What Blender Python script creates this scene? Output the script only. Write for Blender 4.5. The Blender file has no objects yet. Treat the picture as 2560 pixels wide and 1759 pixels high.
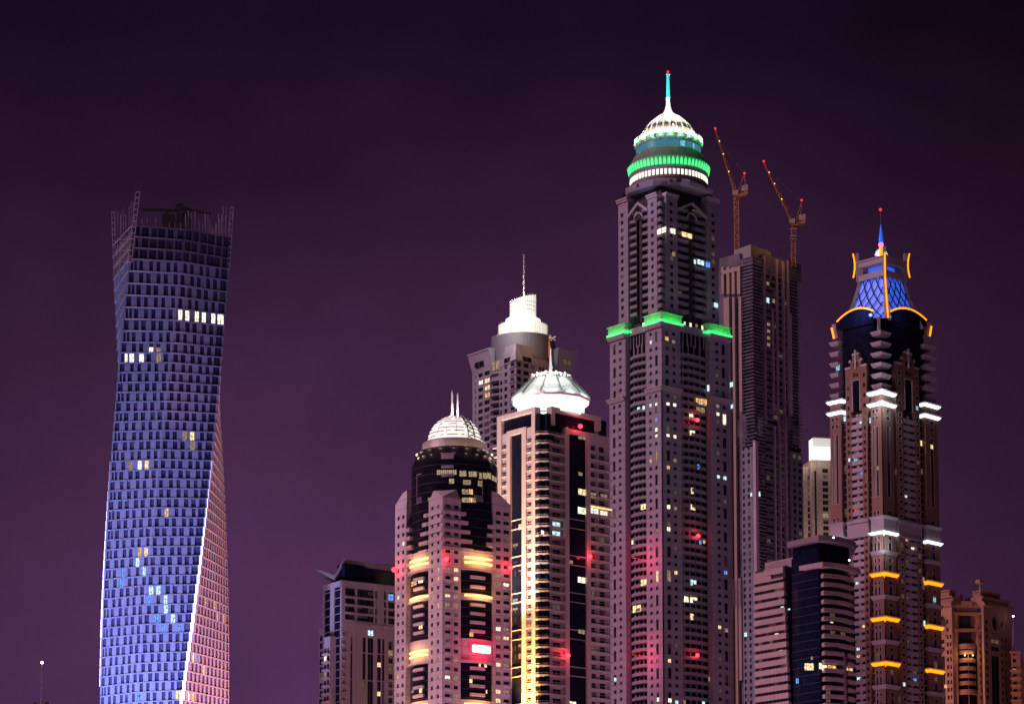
import bpy, math, random
from math import sin, cos, tan, radians, pi, sqrt, atan2
random.seed(7)
sc = bpy.context.scene

# ------------------------------------------------------------------ camera
FP = 6600.0; CX = 1280.0; PY = 1886.0; TAU = radians(6.4); CAMZ = 3.0
cam_d = bpy.data.cameras.new('camera'); cam = bpy.data.objects.new('camera', cam_d)
sc.collection.objects.link(cam); sc.camera = cam
cam_d.sensor_width = 36.0; cam_d.lens = FP / 2560 * 36.0
cam_d.shift_y = (PY - 879.5) / 2560
cam_d.clip_end = 20000
cam.location = (0, 0, CAMZ); cam.rotation_euler = (pi / 2 + TAU, 0, 0)

# ------------------------------------------------------------------ world: city-lit night sky
w = bpy.data.worlds.new('World'); sc.world = w; w.use_nodes = True
nt = w.node_tree; nt.nodes.clear()
def N(t, **k):
    n = nt.nodes.new(t)
    for a, b in k.items(): setattr(n, a, b)
    return n
def LK(a, b): nt.links.new(a, b)
out = N('ShaderNodeOutputWorld')
sky = N('ShaderNodeTexSky', sky_type='NISHITA'); sky.sun_disc = False
sky.sun_elevation = radians(-8); sky.sun_rotation = radians(-75)
bgS = N('ShaderNodeBackground'); bgS.inputs[1].default_value = 0.02
LK(sky.outputs[0], bgS.inputs[0])
tc = N('ShaderNodeTexCoord'); sep = N('ShaderNodeSeparateXYZ'); LK(tc.outputs['Generated'], sep.inputs[0])
rz = N('ShaderNodeValToRGB'); LK(sep.outputs['Z'], rz.inputs[0])
e = rz.color_ramp.elements
e[0].position = 0.0; e[0].color = (0.083, 0.029, 0.094, 1)
e[1].position = 1.0; e[1].color = (0.0035, 0.0016, 0.006, 1)
for p, c in ((0.13, (0.079, 0.0275, 0.089)), (0.20, (0.066, 0.0230, 0.071)), (0.26, (0.0465, 0.0168, 0.050)),
             (0.32, (0.0245, 0.0082, 0.0275)), (0.37, (0.0110, 0.0042, 0.0155)), (0.5, (0.006, 0.0025, 0.009))):
    q = rz.color_ramp.elements.new(p); q.color = (*c, 1)
# darker to the right and far left: lens vignetting put into the sky
rx = N('ShaderNodeMapRange'); LK(sep.outputs['X'], rx.inputs[0])
rx.inputs[1].default_value = 0.02; rx.inputs[2].default_value = 0.22; rx.inputs[3].default_value = 1.0; rx.inputs[4].default_value = 0.42
rx.interpolation_type = 'SMOOTHSTEP'
nz = N('ShaderNodeTexNoise'); nz.inputs['Scale'].default_value = 9; nz.inputs['Detail'].default_value = 7; nz.inputs['Roughness'].default_value = 0.58
LK(tc.outputs['Generated'], nz.inputs['Vector'])
rn = N('ShaderNodeMapRange'); LK(nz.outputs[0], rn.inputs[0])
rn.inputs[1].default_value = 0.3; rn.inputs[2].default_value = 0.7; rn.inputs[3].default_value = 0.80; rn.inputs[4].default_value = 1.22
rl_ = N('ShaderNodeMapRange'); LK(sep.outputs['X'], rl_.inputs[0]); rl_.interpolation_type = 'SMOOTHSTEP'
rl_.inputs[1].default_value = -0.21; rl_.inputs[2].default_value = -0.05; rl_.inputs[3].default_value = 0.80; rl_.inputs[4].default_value = 1.0
rxx = N('ShaderNodeMath', operation='MULTIPLY'); LK(rx.outputs[0], rxx.inputs[0]); LK(rl_.outputs[0], rxx.inputs[1])
mm = N('ShaderNodeMath', operation='MULTIPLY'); LK(rxx.outputs[0], mm.inputs[0]); LK(rn.outputs[0], mm.inputs[1])
bgP = N('ShaderNodeBackground'); LK(rz.outputs[0], bgP.inputs[0]); LK(mm.outputs[0], bgP.inputs[1])
ad = N('ShaderNodeAddShader'); LK(bgS.outputs[0], ad.inputs[0]); LK(bgP.outputs[0], ad.inputs[1]); LK(ad.outputs[0], out.inputs[0])

# ------------------------------------------------------------------ low pink glow from over the city (one soft sun)
sd = bpy.data.lights.new('sun', 'SUN'); so = bpy.data.objects.new('sun', sd); sc.collection.objects.link(so)
sd.energy = 1.6; sd.angle = radians(14); sd.color = (1.0, 0.58, 0.78)
def aim(o, d):
    from mathutils import Vector
    o.rotation_euler = Vector(d).to_track_quat('-Z', 'Y').to_euler()
aim(so, (0.95, 0.31, -0.62))
sc.view_settings.view_transform = 'Standard'; sc.view_settings.look = 'None'
sc.view_settings.exposure = 0.0; sc.view_settings.gamma = 1.0
sc.cycles.use_denoising = True
sc.cycles.max_bounces = 5; sc.cycles.diffuse_bounces = 2; sc.cycles.glossy_bounces = 2
sc.cycles.sample_clamp_indirect = 4.0
sc.cycles.use_light_tree = True

# ------------------------------------------------------------------ photograph <-> world
ct, st = cos(TAU), sin(TAU)
def ray(x, y):
    dx, dz = (x - CX) / FP, (PY - y) / FP
    return (dx, ct - dz * st, st + dz * ct)
def at(x, y, Y):
    r = ray(x, y); k = Y / r[1]
    return (r[0] * k, Y, CAMZ + r[2] * k)
def proj(p):
    X, Y, Z = p[0], p[1], p[2] - CAMZ
    f = Y * ct + Z * st; u = -Y * st + Z * ct
    return (CX + FP * X / f, PY - FP * u / f)
class Face:
    def __init__(s, O, u, n): s.O, s.u, s.n = O, u, n
    def P(s, t, z, d=0.0): return (s.O[0] + s.u[0] * t + s.n[0] * d, s.O[1] + s.u[1] * t + s.n[1] * d, z)
    def tz(s, x, y, d=0.0):
        r = ray(x, y); ox, oy = s.O[0] + s.n[0] * d, s.O[1] + s.n[1] * d
        k = (s.n[0] * ox + s.n[1] * oy) / (s.n[0] * r[0] + s.n[1] * r[1])
        px, py = r[0] * k - ox, r[1] * k - oy
        return (px * s.u[0] + py * s.u[1], CAMZ + r[2] * k)
    def t(s, x, y): return s.tz(x, y)[0]
    def z(s, x, y): return s.tz(x, y)[1]
    def box(s, mb, t0, t1, z0, z1, d0, d1, m=0):
        mb.box8([s.P(t0, z0, d0), s.P(t1, z0, d0), s.P(t1, z0, d1), s.P(t0, z0, d1),
                 s.P(t0, z1, d0), s.P(t1, z1, d0), s.P(t1, z1, d1), s.P(t0, z1, d1)], m)
    def pbox(s, mb, xa, xb, ya, yb, d0, d1, m=0):
        xm, ym = (xa + xb) / 2, (ya + yb) / 2
        s.box(mb, s.t(xa, ym), s.t(xb, ym), s.z(xm, yb), s.z(xm, ya), d0, d1, m)
def corner(x, y, D, a):
    a = radians(a); p = at(x, y, D)
    L = Face((p[0], p[1]), (-sin(a), cos(a)), (-cos(a), -sin(a)))
    R = Face((p[0], p[1]), (cos(a), sin(a)), (sin(a), -cos(a)))
    return L, R

# ------------------------------------------------------------------ mesh building
class MB:
    def __init__(s): s.v = []; s.f = []; s.m = []; s.uv = None; s.marks = []
    def add(s, pts, faces, m=0):
        b = len(s.v); s.v += pts; s.marks.append((b, len(s.f)))
        for f in faces: s.f.append([i + b for i in f]); s.m.append(m)
    def quad(s, a, b, c, d, m=0): s.add([a, b, c, d], [(0, 1, 2, 3)], m)
    def box8(s, p, m=0):
        s.add(p, [(3, 2, 1, 0), (4, 5, 6, 7), (0, 1, 5, 4), (1, 2, 6, 5), (2, 3, 7, 6), (3, 0, 4, 7)], m)
    def prism(s, poly, z0, z1, m=0, top=None):
        n = len(poly); top = top or poly
        s.add([(p[0], p[1], z0) for p in poly] + [(p[0], p[1], z1) for p in top],
              [tuple(range(n))[::-1], tuple(range(n, 2 * n))] + [(i, (i + 1) % n, n + (i + 1) % n, n + i) for i in range(n)], m)
    def lathe(s, c, prof, n=48, m=0, a0=0.0, a1=2 * pi, rot=0.0):
        full = abs(a1 - a0 - 2 * pi) < 1e-6; k = n if full else n + 1
        b = len(s.v)
        for r, z in prof:
            for i in range(k):
                a = rot + a0 + (a1 - a0) * i / n
                s.v.append((c[0] + r * cos(a), c[1] + r * sin(a), z))
        for j in range(len(prof) - 1):
            for i in range(n):
                i2 = (i + 1) % k
                s.f.append([b + j * k + i, b + j * k + i2, b + (j + 1) * k + i2, b + (j + 1) * k + i]); s.m.append(m)
    def arc(s, c, r0, r1, z0, z1, a0, a1, n=12, m=0):
        s.lathe(c, [(r0, z0), (r1, z0), (r1, z1), (r0, z1), (r0, z0)], n, m, a0, a1)
        for a in (a0, a1):
            s.quad(*[(c[0] + r * cos(a), c[1] + r * sin(a), z) for r, z in ((r0, z0), (r1, z0), (r1, z1), (r0, z1))], m)
    def bar(s, p, q, w, m=0, w2=None, n=4):
        d = [q[i] - p[i] for i in range(3)]; l = sqrt(sum(c * c for c in d)) or 1e-6; d = [c / l for c in d]
        a = (0, 0, 1) if abs(d[2]) < 0.9 else (1, 0, 0)
        e1 = (d[1] * a[2] - d[2] * a[1], d[2] * a[0] - d[0] * a[2], d[0] * a[1] - d[1] * a[0])
        l = sqrt(sum(c * c for c in e1)); e1 = [c / l for c in e1]
        e2 = (d[1] * e1[2] - d[2] * e1[1], d[2] * e1[0] - d[0] * e1[2], d[0] * e1[1] - d[1] * e1[0])
        w2 = w if w2 is None else w2; pts = []
        for o, r in ((p, w), (q, w2)):
            for i in range(n):
                t = 2 * pi * (i + .5) / n
                pts.append(tuple(o[k] + r * (e1[k] * cos(t) + e2[k] * sin(t)) for k in range(3)))
        s.add(pts, [tuple(range(n))[::-1], tuple(range(n, 2 * n))] + [(i, (i + 1) % n, n + (i + 1) % n, n + i) for i in range(n)], m)
    def ball(s, c, r, m=0, n=10):
        s.lathe(c, [(max(r * sin(pi * i / 6), 1e-4), c[2] - r * cos(pi * i / 6)) for i in range(7)], n, m)
    def pieces(s):
        out = []; mk = s.marks + [(len(s.v), len(s.f))]
        for (v0, f0), (v1, f1) in zip(mk[:-1], mk[1:]):
            b = MB(); b.v = s.v[v0:v1]; b.f = [[i - v0 for i in f] for f in s.f[f0:f1]]; b.m = s.m[f0:f1]; out.append(b)
        return out
    def build(s, name, mats, parent=None):
        if not s.f: return None
        if not isinstance(mats, (list, tuple)): mats = [mats]
        b = BASE.get(parent.name, (0, 0, 0)) if parent else (0, 0, 0)
        me = bpy.data.meshes.new(name)
        me.from_pydata([(v[0] - b[0], v[1] - b[1], v[2] - b[2]) for v in s.v], [], s.f)
        for m in mats: me.materials.append(m)
        if len(mats) > 1: me.polygons.foreach_set('material_index', s.m)
        if s.uv:
            for nm, dat in (('UVMap', s.uv[0]), ('rnd', s.uv[1])):
                l = me.uv_layers.new(name=nm); l.data.foreach_set('uv', dat)
        o = bpy.data.objects.new(name, me); sc.collection.objects.link(o)
        if parent: o.parent = parent; BASE[o.name] = b
        return o
BASE = {}
def thing(name, base, label, cat, group=None):
    o = bpy.data.objects.new(name, None); sc.collection.objects.link(o)
    o.location = base; BASE[o.name] = tuple(base); o.empty_display_size = 5
    o['label'] = label; o['category'] = cat
    if group: o['group'] = group
    return o
def lamp(name, kind, loc, power, col, parent=None, size=1.0, target=None, cone=60, blend=0.6, sy=None):
    d = bpy.data.lights.new(name, kind); o = bpy.data.objects.new(name, d); sc.collection.objects.link(o)
    d.energy = power; d.color = col
    if kind == 'AREA':
        d.size = size
        if sy: d.shape = 'RECTANGLE'; d.size_y = sy
    else: d.shadow_soft_size = size
    if kind == 'SPOT': d.spot_size = radians(cone); d.spot_blend = blend
    o.location = loc
    if target: aim(o, [target[i] - loc[i] for i in range(3)])
    if parent:
        b = BASE[parent.name]; o.parent = parent; o.location = [loc[i] - b[i] for i in range(3)]
    return o

# ------------------------------------------------------------------ materials
def mat(name):
    m = bpy.data.materials.new(name); m.use_nodes = True; t = m.node_tree
    return m, t, t.nodes['Principled BSDF']
def wall(name, col, rough=0.75, var=0.22, joint=None, metal=0.0, sc1=0.06):
    m, t, b = mat(name); nn, lk = t.nodes.new, t.links.new
    g = nn('ShaderNodeNewGeometry')
    n1 = nn('ShaderNodeTexNoise'); n1.inputs['Scale'].default_value = sc1; n1.inputs['Detail'].default_value = 6
    mp = nn('ShaderNodeMapping'); mp.inputs['Scale'].default_value = (1, 1, 0.12)
    n2 = nn('ShaderNodeTexNoise'); n2.inputs['Scale'].default_value = 0.9; n2.inputs['Detail'].default_value = 4
    lk(g.outputs['Position'], n1.inputs['Vector']); lk(g.outputs['Position'], mp.inputs[0]); lk(mp.outputs[0], n2.inputs['Vector'])
    a = nn('ShaderNodeMath'); a.operation = 'ADD'; lk(n1.outputs[0], a.inputs[0]); lk(n2.outputs[0], a.inputs[1])
    r = nn('ShaderNodeMapRange'); lk(a.outputs[0], r.inputs[0])
    r.inputs[1].default_value = 0.6; r.inputs[2].default_value = 1.4; r.inputs[3].default_value = 1 - var * 1.5; r.inputs[4].default_value = 1 + var * 1.3
    mx = nn('ShaderNodeVectorMath'); mx.operation = 'SCALE'; mx.inputs[0].default_value = col; lk(r.outputs[0], mx.inputs['Scale'])
    src = mx.outputs[0]
    if joint:   # thin joints between cladding panels, one per storey
        sp = nn('ShaderNodeSeparateXYZ'); lk(g.outputs['Position'], sp.inputs[0])
        md = nn('ShaderNodeMath'); md.operation = 'FRACT'
        dv = nn('ShaderNodeMath'); dv.operation = 'DIVIDE'; dv.inputs[1].default_value = joint
        lk(sp.outputs['Z'], dv.inputs[0]); lk(dv.outputs[0], md.inputs[0])
        gt = nn('ShaderNodeMath'); gt.operation = 'GREATER_THAN'; gt.inputs[1].default_value = 0.93; lk(md.outputs[0], gt.inputs[0])
        m2 = nn('ShaderNodeMix'); m2.data_type = 'RGBA'; m2.inputs['Factor'].default_value = 0
        lk(gt.outputs[0], m2.inputs['Factor']); lk(src, m2.inputs[6])
        m2.inputs[7].default_value = (col[0] * .6, col[1] * .6, col[2] * .6, 1); src = m2.outputs[2]
    lk(src, b.inputs['Base Color']); b.inputs['Roughness'].default_value = rough; b.inputs['Metallic'].default_value = metal
    return m
def glass(name, col, rough=0.25, curtain=0.25, cur_col=(0.16, 0.14, 0.15), mull=True):
    """dark night-time glazing: some panes with pale blinds behind, thin mullions (per-pane UV)"""
    m, t, b = mat(name); nn, lk = t.nodes.new, t.links.new
    u = nn('ShaderNodeUVMap'); u.uv_map = 'UVMap'; q = nn('ShaderNodeUVMap'); q.uv_map = 'rnd'
    s1 = nn('ShaderNodeSeparateXYZ'); lk(u.outputs[0], s1.inputs[0]); s2 = nn('ShaderNodeSeparateXYZ'); lk(q.outputs[0], s2.inputs[0])
    lt = nn('ShaderNodeMath'); lt.operation = 'LESS_THAN'; lt.inputs[1].default_value = curtain; lk(s2.outputs[0], lt.inputs[0])
    gt = nn('ShaderNodeMath'); gt.operation = 'GREATER_THAN'; lk(s1.outputs[1], gt.inputs[0]); lk(s2.outputs[1], gt.inputs[1])
    ml = nn('ShaderNodeMath'); ml.operation = 'MULTIPLY'; lk(lt.outputs[0], ml.inputs[0]); lk(gt.outputs[0], ml.inputs[1])
    m1 = nn('ShaderNodeMix'); m1.data_type = 'RGBA'; lk(ml.outputs[0], m1.inputs['Factor'])
    m1.inputs[6].default_value = (*col, 1); m1.inputs[7].default_value = (*cur_col, 1); src = m1.outputs[2]
    if mull:
        a1 = nn('ShaderNodeMath'); a1.operation = 'SUBTRACT'; a1.inputs[1].default_value = 0.5; lk(s1.outputs[0], a1.inputs[0])
        a2 = nn('ShaderNodeMath'); a2.operation = 'ABSOLUTE'; lk(a1.outputs[0], a2.inputs[0])
        a3 = nn('ShaderNodeMath'); a3.operation = 'LESS_THAN'; a3.inputs[1].default_value = 0.05; lk(a2.outputs[0], a3.inputs[0])
        m2 = nn('ShaderNodeMix'); m2.data_type = 'RGBA'; lk(a3.outputs[0], m2.inputs['Factor'])
        lk(src, m2.inputs[6]); m2.inputs[7].default_value = (0.10, 0.09, 0.10, 1); src = m2.outputs[2]
    lk(src, b.inputs['Base Color']); b.inputs['Roughness'].default_value = rough; b.inputs['Specular IOR Level'].default_value = 0.16
    return m
def plain_glass(name, col, rough=0.15):
    m, t, b = mat(name); nn, lk = t.nodes.new, t.links.new
    g = nn('ShaderNodeNewGeometry'); n1 = nn('ShaderNodeTexNoise'); n1.inputs['Scale'].default_value = 0.35
    lk(g.outputs['Position'], n1.inputs['Vector'])
    r = nn('ShaderNodeMapRange'); lk(n1.outputs[0], r.inputs[0]); r.inputs[3].default_value = 0.3; r.inputs[4].default_value = 1.7
    mx = nn('ShaderNodeVectorMath'); mx.operation = 'SCALE'; mx.inputs[0].default_value = col; lk(r.outputs[0], mx.inputs['Scale'])
    lk(mx.outputs[0], b.inputs['Base Color']); b.inputs['Roughness'].default_value = rough; b.inputs['Specular IOR Level'].default_value = 0.12
    return m
def litwin(name, col, s):
    """a lit room seen through its window: blotchy with furniture, curtain edges and mullions"""
    m, t, b = mat(name); nn, lk = t.nodes.new, t.links.new
    u = nn('ShaderNodeUVMap'); u.uv_map = 'UVMap'; q = nn('ShaderNodeUVMap'); q.uv_map = 'rnd'
    s1 = nn('ShaderNodeSeparateXYZ'); lk(u.outputs[0], s1.inputs[0])
    sca = nn('ShaderNodeVectorMath'); sca.operation = 'SCALE'; sca.inputs['Scale'].default_value = 47.0; lk(q.outputs[0], sca.inputs[0])
    ad_ = nn('ShaderNodeVectorMath'); ad_.operation = 'ADD'; lk(u.outputs[0], ad_.inputs[0]); lk(sca.outputs[0], ad_.inputs[1])
    n1 = nn('ShaderNodeTexNoise'); n1.inputs['Scale'].default_value = 3.2; n1.inputs['Detail'].default_value = 3; lk(ad_.outputs[0], n1.inputs['Vector'])
    r = nn('ShaderNodeMapRange'); lk(n1.outputs[0], r.inputs[0]); r.inputs[1].default_value = 0.34; r.inputs[2].default_value = 0.62
    r.inputs[3].default_value = 0.22; r.inputs[4].default_value = 1.15
    a1 = nn('ShaderNodeMath'); a1.operation = 'SUBTRACT'; a1.inputs[1].default_value = 0.5; lk(s1.outputs[0], a1.inputs[0])
    a2 = nn('ShaderNodeMath'); a2.operation = 'ABSOLUTE'; lk(a1.outputs[0], a2.inputs[0])
    a3 = nn('ShaderNodeMath'); a3.operation = 'GREATER_THAN'; a3.inputs[1].default_value = 0.06; lk(a2.outputs[0], a3.inputs[0])
    a4 = nn('ShaderNodeMapRange'); lk(a3.outputs[0], a4.inputs[0]); a4.inputs[3].default_value = 0.35
    ml = nn('ShaderNodeMath'); ml.operation = 'MULTIPLY'; lk(r.outputs[0], ml.inputs[0]); lk(a4.outputs[0], ml.inputs[1])
    m2 = nn('ShaderNodeMath'); m2.operation = 'MULTIPLY'; m2.inputs[1].default_value = s; lk(ml.outputs[0], m2.inputs[0])
    b.inputs['Base Color'].default_value = (0.02, 0.02, 0.02, 1); b.inputs['Roughness'].default_value = 0.3
    b.inputs['Emission Color'].default_value = (*col, 1); lk(m2.outputs[0], b.inputs['Emission Strength'])
    return m
def glow(name, col, s, base=None):
    m, t, b = mat(name); b.inputs['Base Color'].default_value = (*(base or col), 1)
    b.inputs['Emission Color'].default_value = (*col, 1); b.inputs['Emission Strength'].default_value = s
    b.inputs['Roughness'].default_value = 0.5
    return m
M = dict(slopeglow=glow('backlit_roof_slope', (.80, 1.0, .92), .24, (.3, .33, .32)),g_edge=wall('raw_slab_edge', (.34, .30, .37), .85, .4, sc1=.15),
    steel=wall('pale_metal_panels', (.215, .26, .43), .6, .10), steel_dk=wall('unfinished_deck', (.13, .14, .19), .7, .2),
    f_wall=wall('rosy_render', (.385, .335, .385), .8, .12, 3.46), f_trim=wall('pale_stone_trim', (.50, .43, .43), .7, .1),
    f_bal=wall('balcony_render', (.30, .265, .30), .8, .15), f_dark=wall('shadow_gap', (.035, .03, .04), .7, .2),
    f_side=wall('tinted_render', (.33, .29, .32), .8, .15),
    c_wall=wall('beige_render', (.60, .48, .49), .8, .14, 3.2), c_dark=plain_glass('black_curtain_glass', (.012, .011, .02), .18),
    e_wall=wall('cream_render', (.62, .53, .49), .75, .08), e_dark=plain_glass('blue_black_glass', (.012, .014, .03), .1),
    d_wall=wall('grey_lilac_render', (.36, .33, .38), .8, .12), d_drum=wall('grey_drum_cladding', (.20, .19, .21), .6, .1),
    b_wall=wall('dusty_rose_render', (.42, .34, .36), .8, .12), b_roof=wall('grey_roof_soffit', (.24, .20, .22), .7, .15),
    g_dark=wall('raw_concrete_frame', (.15, .125, .16), .85, .4, sc1=.15), g_tan=wall('tan_cladding', (.42, .32, .26), .8, .1),
    g_pink=wall('pinkish_fins', (.62, .46, .52), .8, .12), g_box=wall('roof_plant_cladding', (.26, .24, .25), .8, .15), g_side=wall('slate_wall', (.27, .26, .33), .8, .15),
    h_band=wall('salmon_spandrels', (.38, .265, .26), .75, .12), h_glass=plain_glass('navy_glass', (.006, .009, .026), .12), h_roof=wall('roof_band', (.20, .15, .17), .7, .1),
    i_wall=wall('sandy_render', (.42, .35, .32), .8, .12, 3.3),
    j_brown=wall('brown_render', (.24, .122, .088), .8, .12), j_light=wall('mauve_balcony', (.40, .32, .355), .8, .1),
    j_trim=wall('pale_window_trim', (.50, .42, .42), .7, .1), j_glass=plain_glass('black_tower_glass', (.008, .008, .018), .12),
    j_dark=wall('dark_recess', (.04, .035, .05), .7, .2),
    k_wall=wall('terracotta_render', (.42, .225, .155), .8, .15), k_dark=wall('dark_loggia', (.05, .035, .04), .8, .2),
    white=wall('white_paint', (.78, .77, .75), .6, .05), rib=wall('dark_ribs', (.05, .045, .045), .6, .1),
    silver=wall('brushed_metal_ring', (.55, .50, .52), .35, .06, metal=.6), gold=wall('pale_gold_dome', (.36, .34, .29), .45, .06),
    crane=wall('crane_yellow', (.40, .19, .07), .6, .15), crane_dk=wall('dark_crane_steel', (.02, .018, .022), .6, .2),
    scaff=wall('scaffold_tube', (.34, .30, .36), .5, .15), lattice=wall('navy_lattice', (.015, .02, .07), .5, .1),
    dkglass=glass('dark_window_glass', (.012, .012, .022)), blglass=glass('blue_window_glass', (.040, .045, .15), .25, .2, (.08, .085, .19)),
    brglass=glass('brown_window_glass', (.02, .013, .015), .2, .18, (.13, .09, .08)),
    warm=litwin('warm_lit_room', (1.0, .72, .38), 1.6), amber=litwin('amber_lit_room', (1.0, .55, .20), 1.2), cool=litwin('cool_lit_room', (.62, .95, 1.0), 1.5),
    pale=litwin('pale_lit_room', (1.0, .90, .66), 1.9), blue=litwin('blue_lit_room', (.12, .35, 1.0), 1.4), soft=litwin('soft_lit_room', (1.0, .76, .46), .5), faint=litwin('faint_lit_room', (.95, .62, .40), .13), dim=litwin('dim_lit_room', (.9, .62, .36), .45),
    red=litwin('red_lit_room', (1.0, .12, .10), 1.1),
    beacon=glow('red_beacon_glow', (1.0, .018, .03), 9), redsm=glow('small_red_beacon_glow', (1.0, .02, .03), 2.2),
    whitelamp=glow('white_lamp_glow', (1, .97, .95), 8),
    led=glow('violet_white_led', (.58, .56, 1.0), 3.2), g_screen=wall('green_fluted_screen', (.30, .62, .34), .6, .1), green_dim=glow('green_bowl_glow', (.01, .6, .08), .12, (.15, .6, .2)), green=glow('green_led_glass', (.006, .55, .05), .55), green_hi=glow('pale_green_panel', (.10, 1.0, .30), .95),
    orange=glow('orange_neon', (1.0, .28, .005), 1.9), ice=glow('ice_white_neon', (.80, .93, 1.0), 2.4),
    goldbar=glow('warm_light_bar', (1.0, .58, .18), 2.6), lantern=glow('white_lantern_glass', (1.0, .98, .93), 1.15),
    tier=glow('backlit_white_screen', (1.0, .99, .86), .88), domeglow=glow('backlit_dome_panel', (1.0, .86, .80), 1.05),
    signwhite=glow('white_sign_face', (1.0, .93, .95), 3.0), signred=glow('red_sign_rim', (1.0, .02, .06), 1.4),
    bluegl=glow('blue_glow_lattice_back', (.04, .14, .95), .70, (.3, .4, .8)), bluecone=glow('blue_finial', (.02, .13, .9), .8), pinkball=glow('pink_finial_ball', (1.0, .25, .55), 1.2),
    ringlit=glow('bright_gallery_window', (1.0, .95, .78), 1.5), cyan=litwin('cyan_lit_strip', (.28, .85, 1.0), 1.0), teal=litwin('teal_gallery_glass', (.10, .42, .62), .55),
    ground=wall('city_ground', (.05, .05, .055), .9, .3),
)

# ------------------------------------------------------------------ facade helpers
def shell(mb, fc, t0, t1, z0, z1, d, back, m=0):
    fc.box(mb, t0, t1, z0, z1, d - back, d, m)
def column(mb, W, fc, t0, t1, z0, z1, w0, w1, rows, d=0.0, dep=0.35, back=2.5, kind=None, frame=None, fw=0.18):
    """one vertical strip of wall with real window openings; rows = [(za, zb)]; panes go to W"""
    if t1 < t0: t0, t1 = t1, t0
    if w1 < w0: w0, w1 = w1, w0
    P = fc.P
    mb.quad(P(t0, z0, d), P(w0, z0, d), P(w0, z1, d), P(t0, z1, d)); mb.quad(P(w1, z0, d), P(t1, z0, d), P(t1, z1, d), P(w1, z1, d))
    if abs(t0) > .05: mb.quad(P(t0, z0, d - back), P(t0, z0, d), P(t0, z1, d), P(t0, z1, d - back))
    mb.quad(P(t1, z0, d), P(t1, z0, d - back), P(t1, z1, d - back), P(t1, z1, d))
    mb.quad(P(t0, z1, d), P(t1, z1, d), P(t1, z1, d - back), P(t0, z1, d - back)); mb.quad(P(t0, z0, d - back), P(t1, z0, d - back), P(t1, z0, d), P(t0, z0, d))
    rows = sorted((max(a, z0 + .05), min(b, z1 - .05)) for a, b in rows if b > z0 + .3 and a < z1 - .3); zz = z0
    for a, b in rows:
        if a < zz: continue
        mb.quad(P(w0, zz, d), P(w1, zz, d), P(w1, a, d), P(w0, a, d)); e = d - dep
        mb.quad(P(w0, a, d), P(w1, a, d), P(w1, a, e), P(w0, a, e)); mb.quad(P(w0, b, e), P(w1, b, e), P(w1, b, d), P(w0, b, d))
        mb.quad(P(w0, a, d), P(w0, a, e), P(w0, b, e), P(w0, b, d)); mb.quad(P(w1, a, e), P(w1, a, d), P(w1, b, d), P(w1, b, e))
        W.append([fc, w0, w1, a, b, e, kind]); zz = b
        if frame is not None:
            for ta, tb, za, zb in ((w0 - fw, w0, a - fw, b + fw), (w1, w1 + fw, a - fw, b + fw), (w0, w1, b, b + fw), (w0, w1, a - fw, a)):
                fc.box(frame, ta, tb, za, zb, d, d + .07)
    mb.quad(P(w0, zz, d), P(w1, zz, d), P(w1, z1, d), P(w0, z1, d))
def floors(fc, x, y0, pitch, y1):
    za = fc.z(x, y0); dz = (za - fc.z(x, y0 + pitch * 8)) / 8; z1 = fc.z(x, y1); r = []
    while za > z1: r.append(za); za -= dz
    return r, dz
def pane(W, fc, x0, x1, y0, y1, kind, d=-.2):
    W.append([fc, fc.tz(x0, (y0 + y1) / 2, d)[0], fc.tz(x1, (y0 + y1) / 2, d)[0], fc.tz((x0 + x1) / 2, y1, d)[1], fc.tz((x0 + x1) / 2, y0, d)[1], d, kind])
def pane_mb(mb, it):
    fc, t0, t1, a, b, d, k = it; P = fc.P; th = .06
    if mb.uv is None: mb.uv = ([], [])
    if proj(P(t0, a, d))[0] > proj(P(t1, a, d))[0]: t0, t1 = t1, t0
    p = [P(t0, a, d), P(t1, a, d), P(t1, b, d), P(t0, b, d)]; q = [P(t0, a, d - th), P(t1, a, d - th), P(t1, b, d - th), P(t0, b, d - th)]
    mb.add(p + q, [(0, 1, 2, 3), (5, 4, 7, 6), (4, 0, 3, 7), (1, 5, 6, 2), (3, 2, 6, 7), (4, 5, 1, 0)])
    u = [0, 0, 1, 0, 1, 1, 0, 1]; r = [random.random(), random.random()]
    mb.uv[0].extend(u * 6); mb.uv[1].extend(r * 24)
def inview(p, m=6):
    x, y = proj(p); return -m < x < 2560 + m and -m < y < 1759 + m
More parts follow.
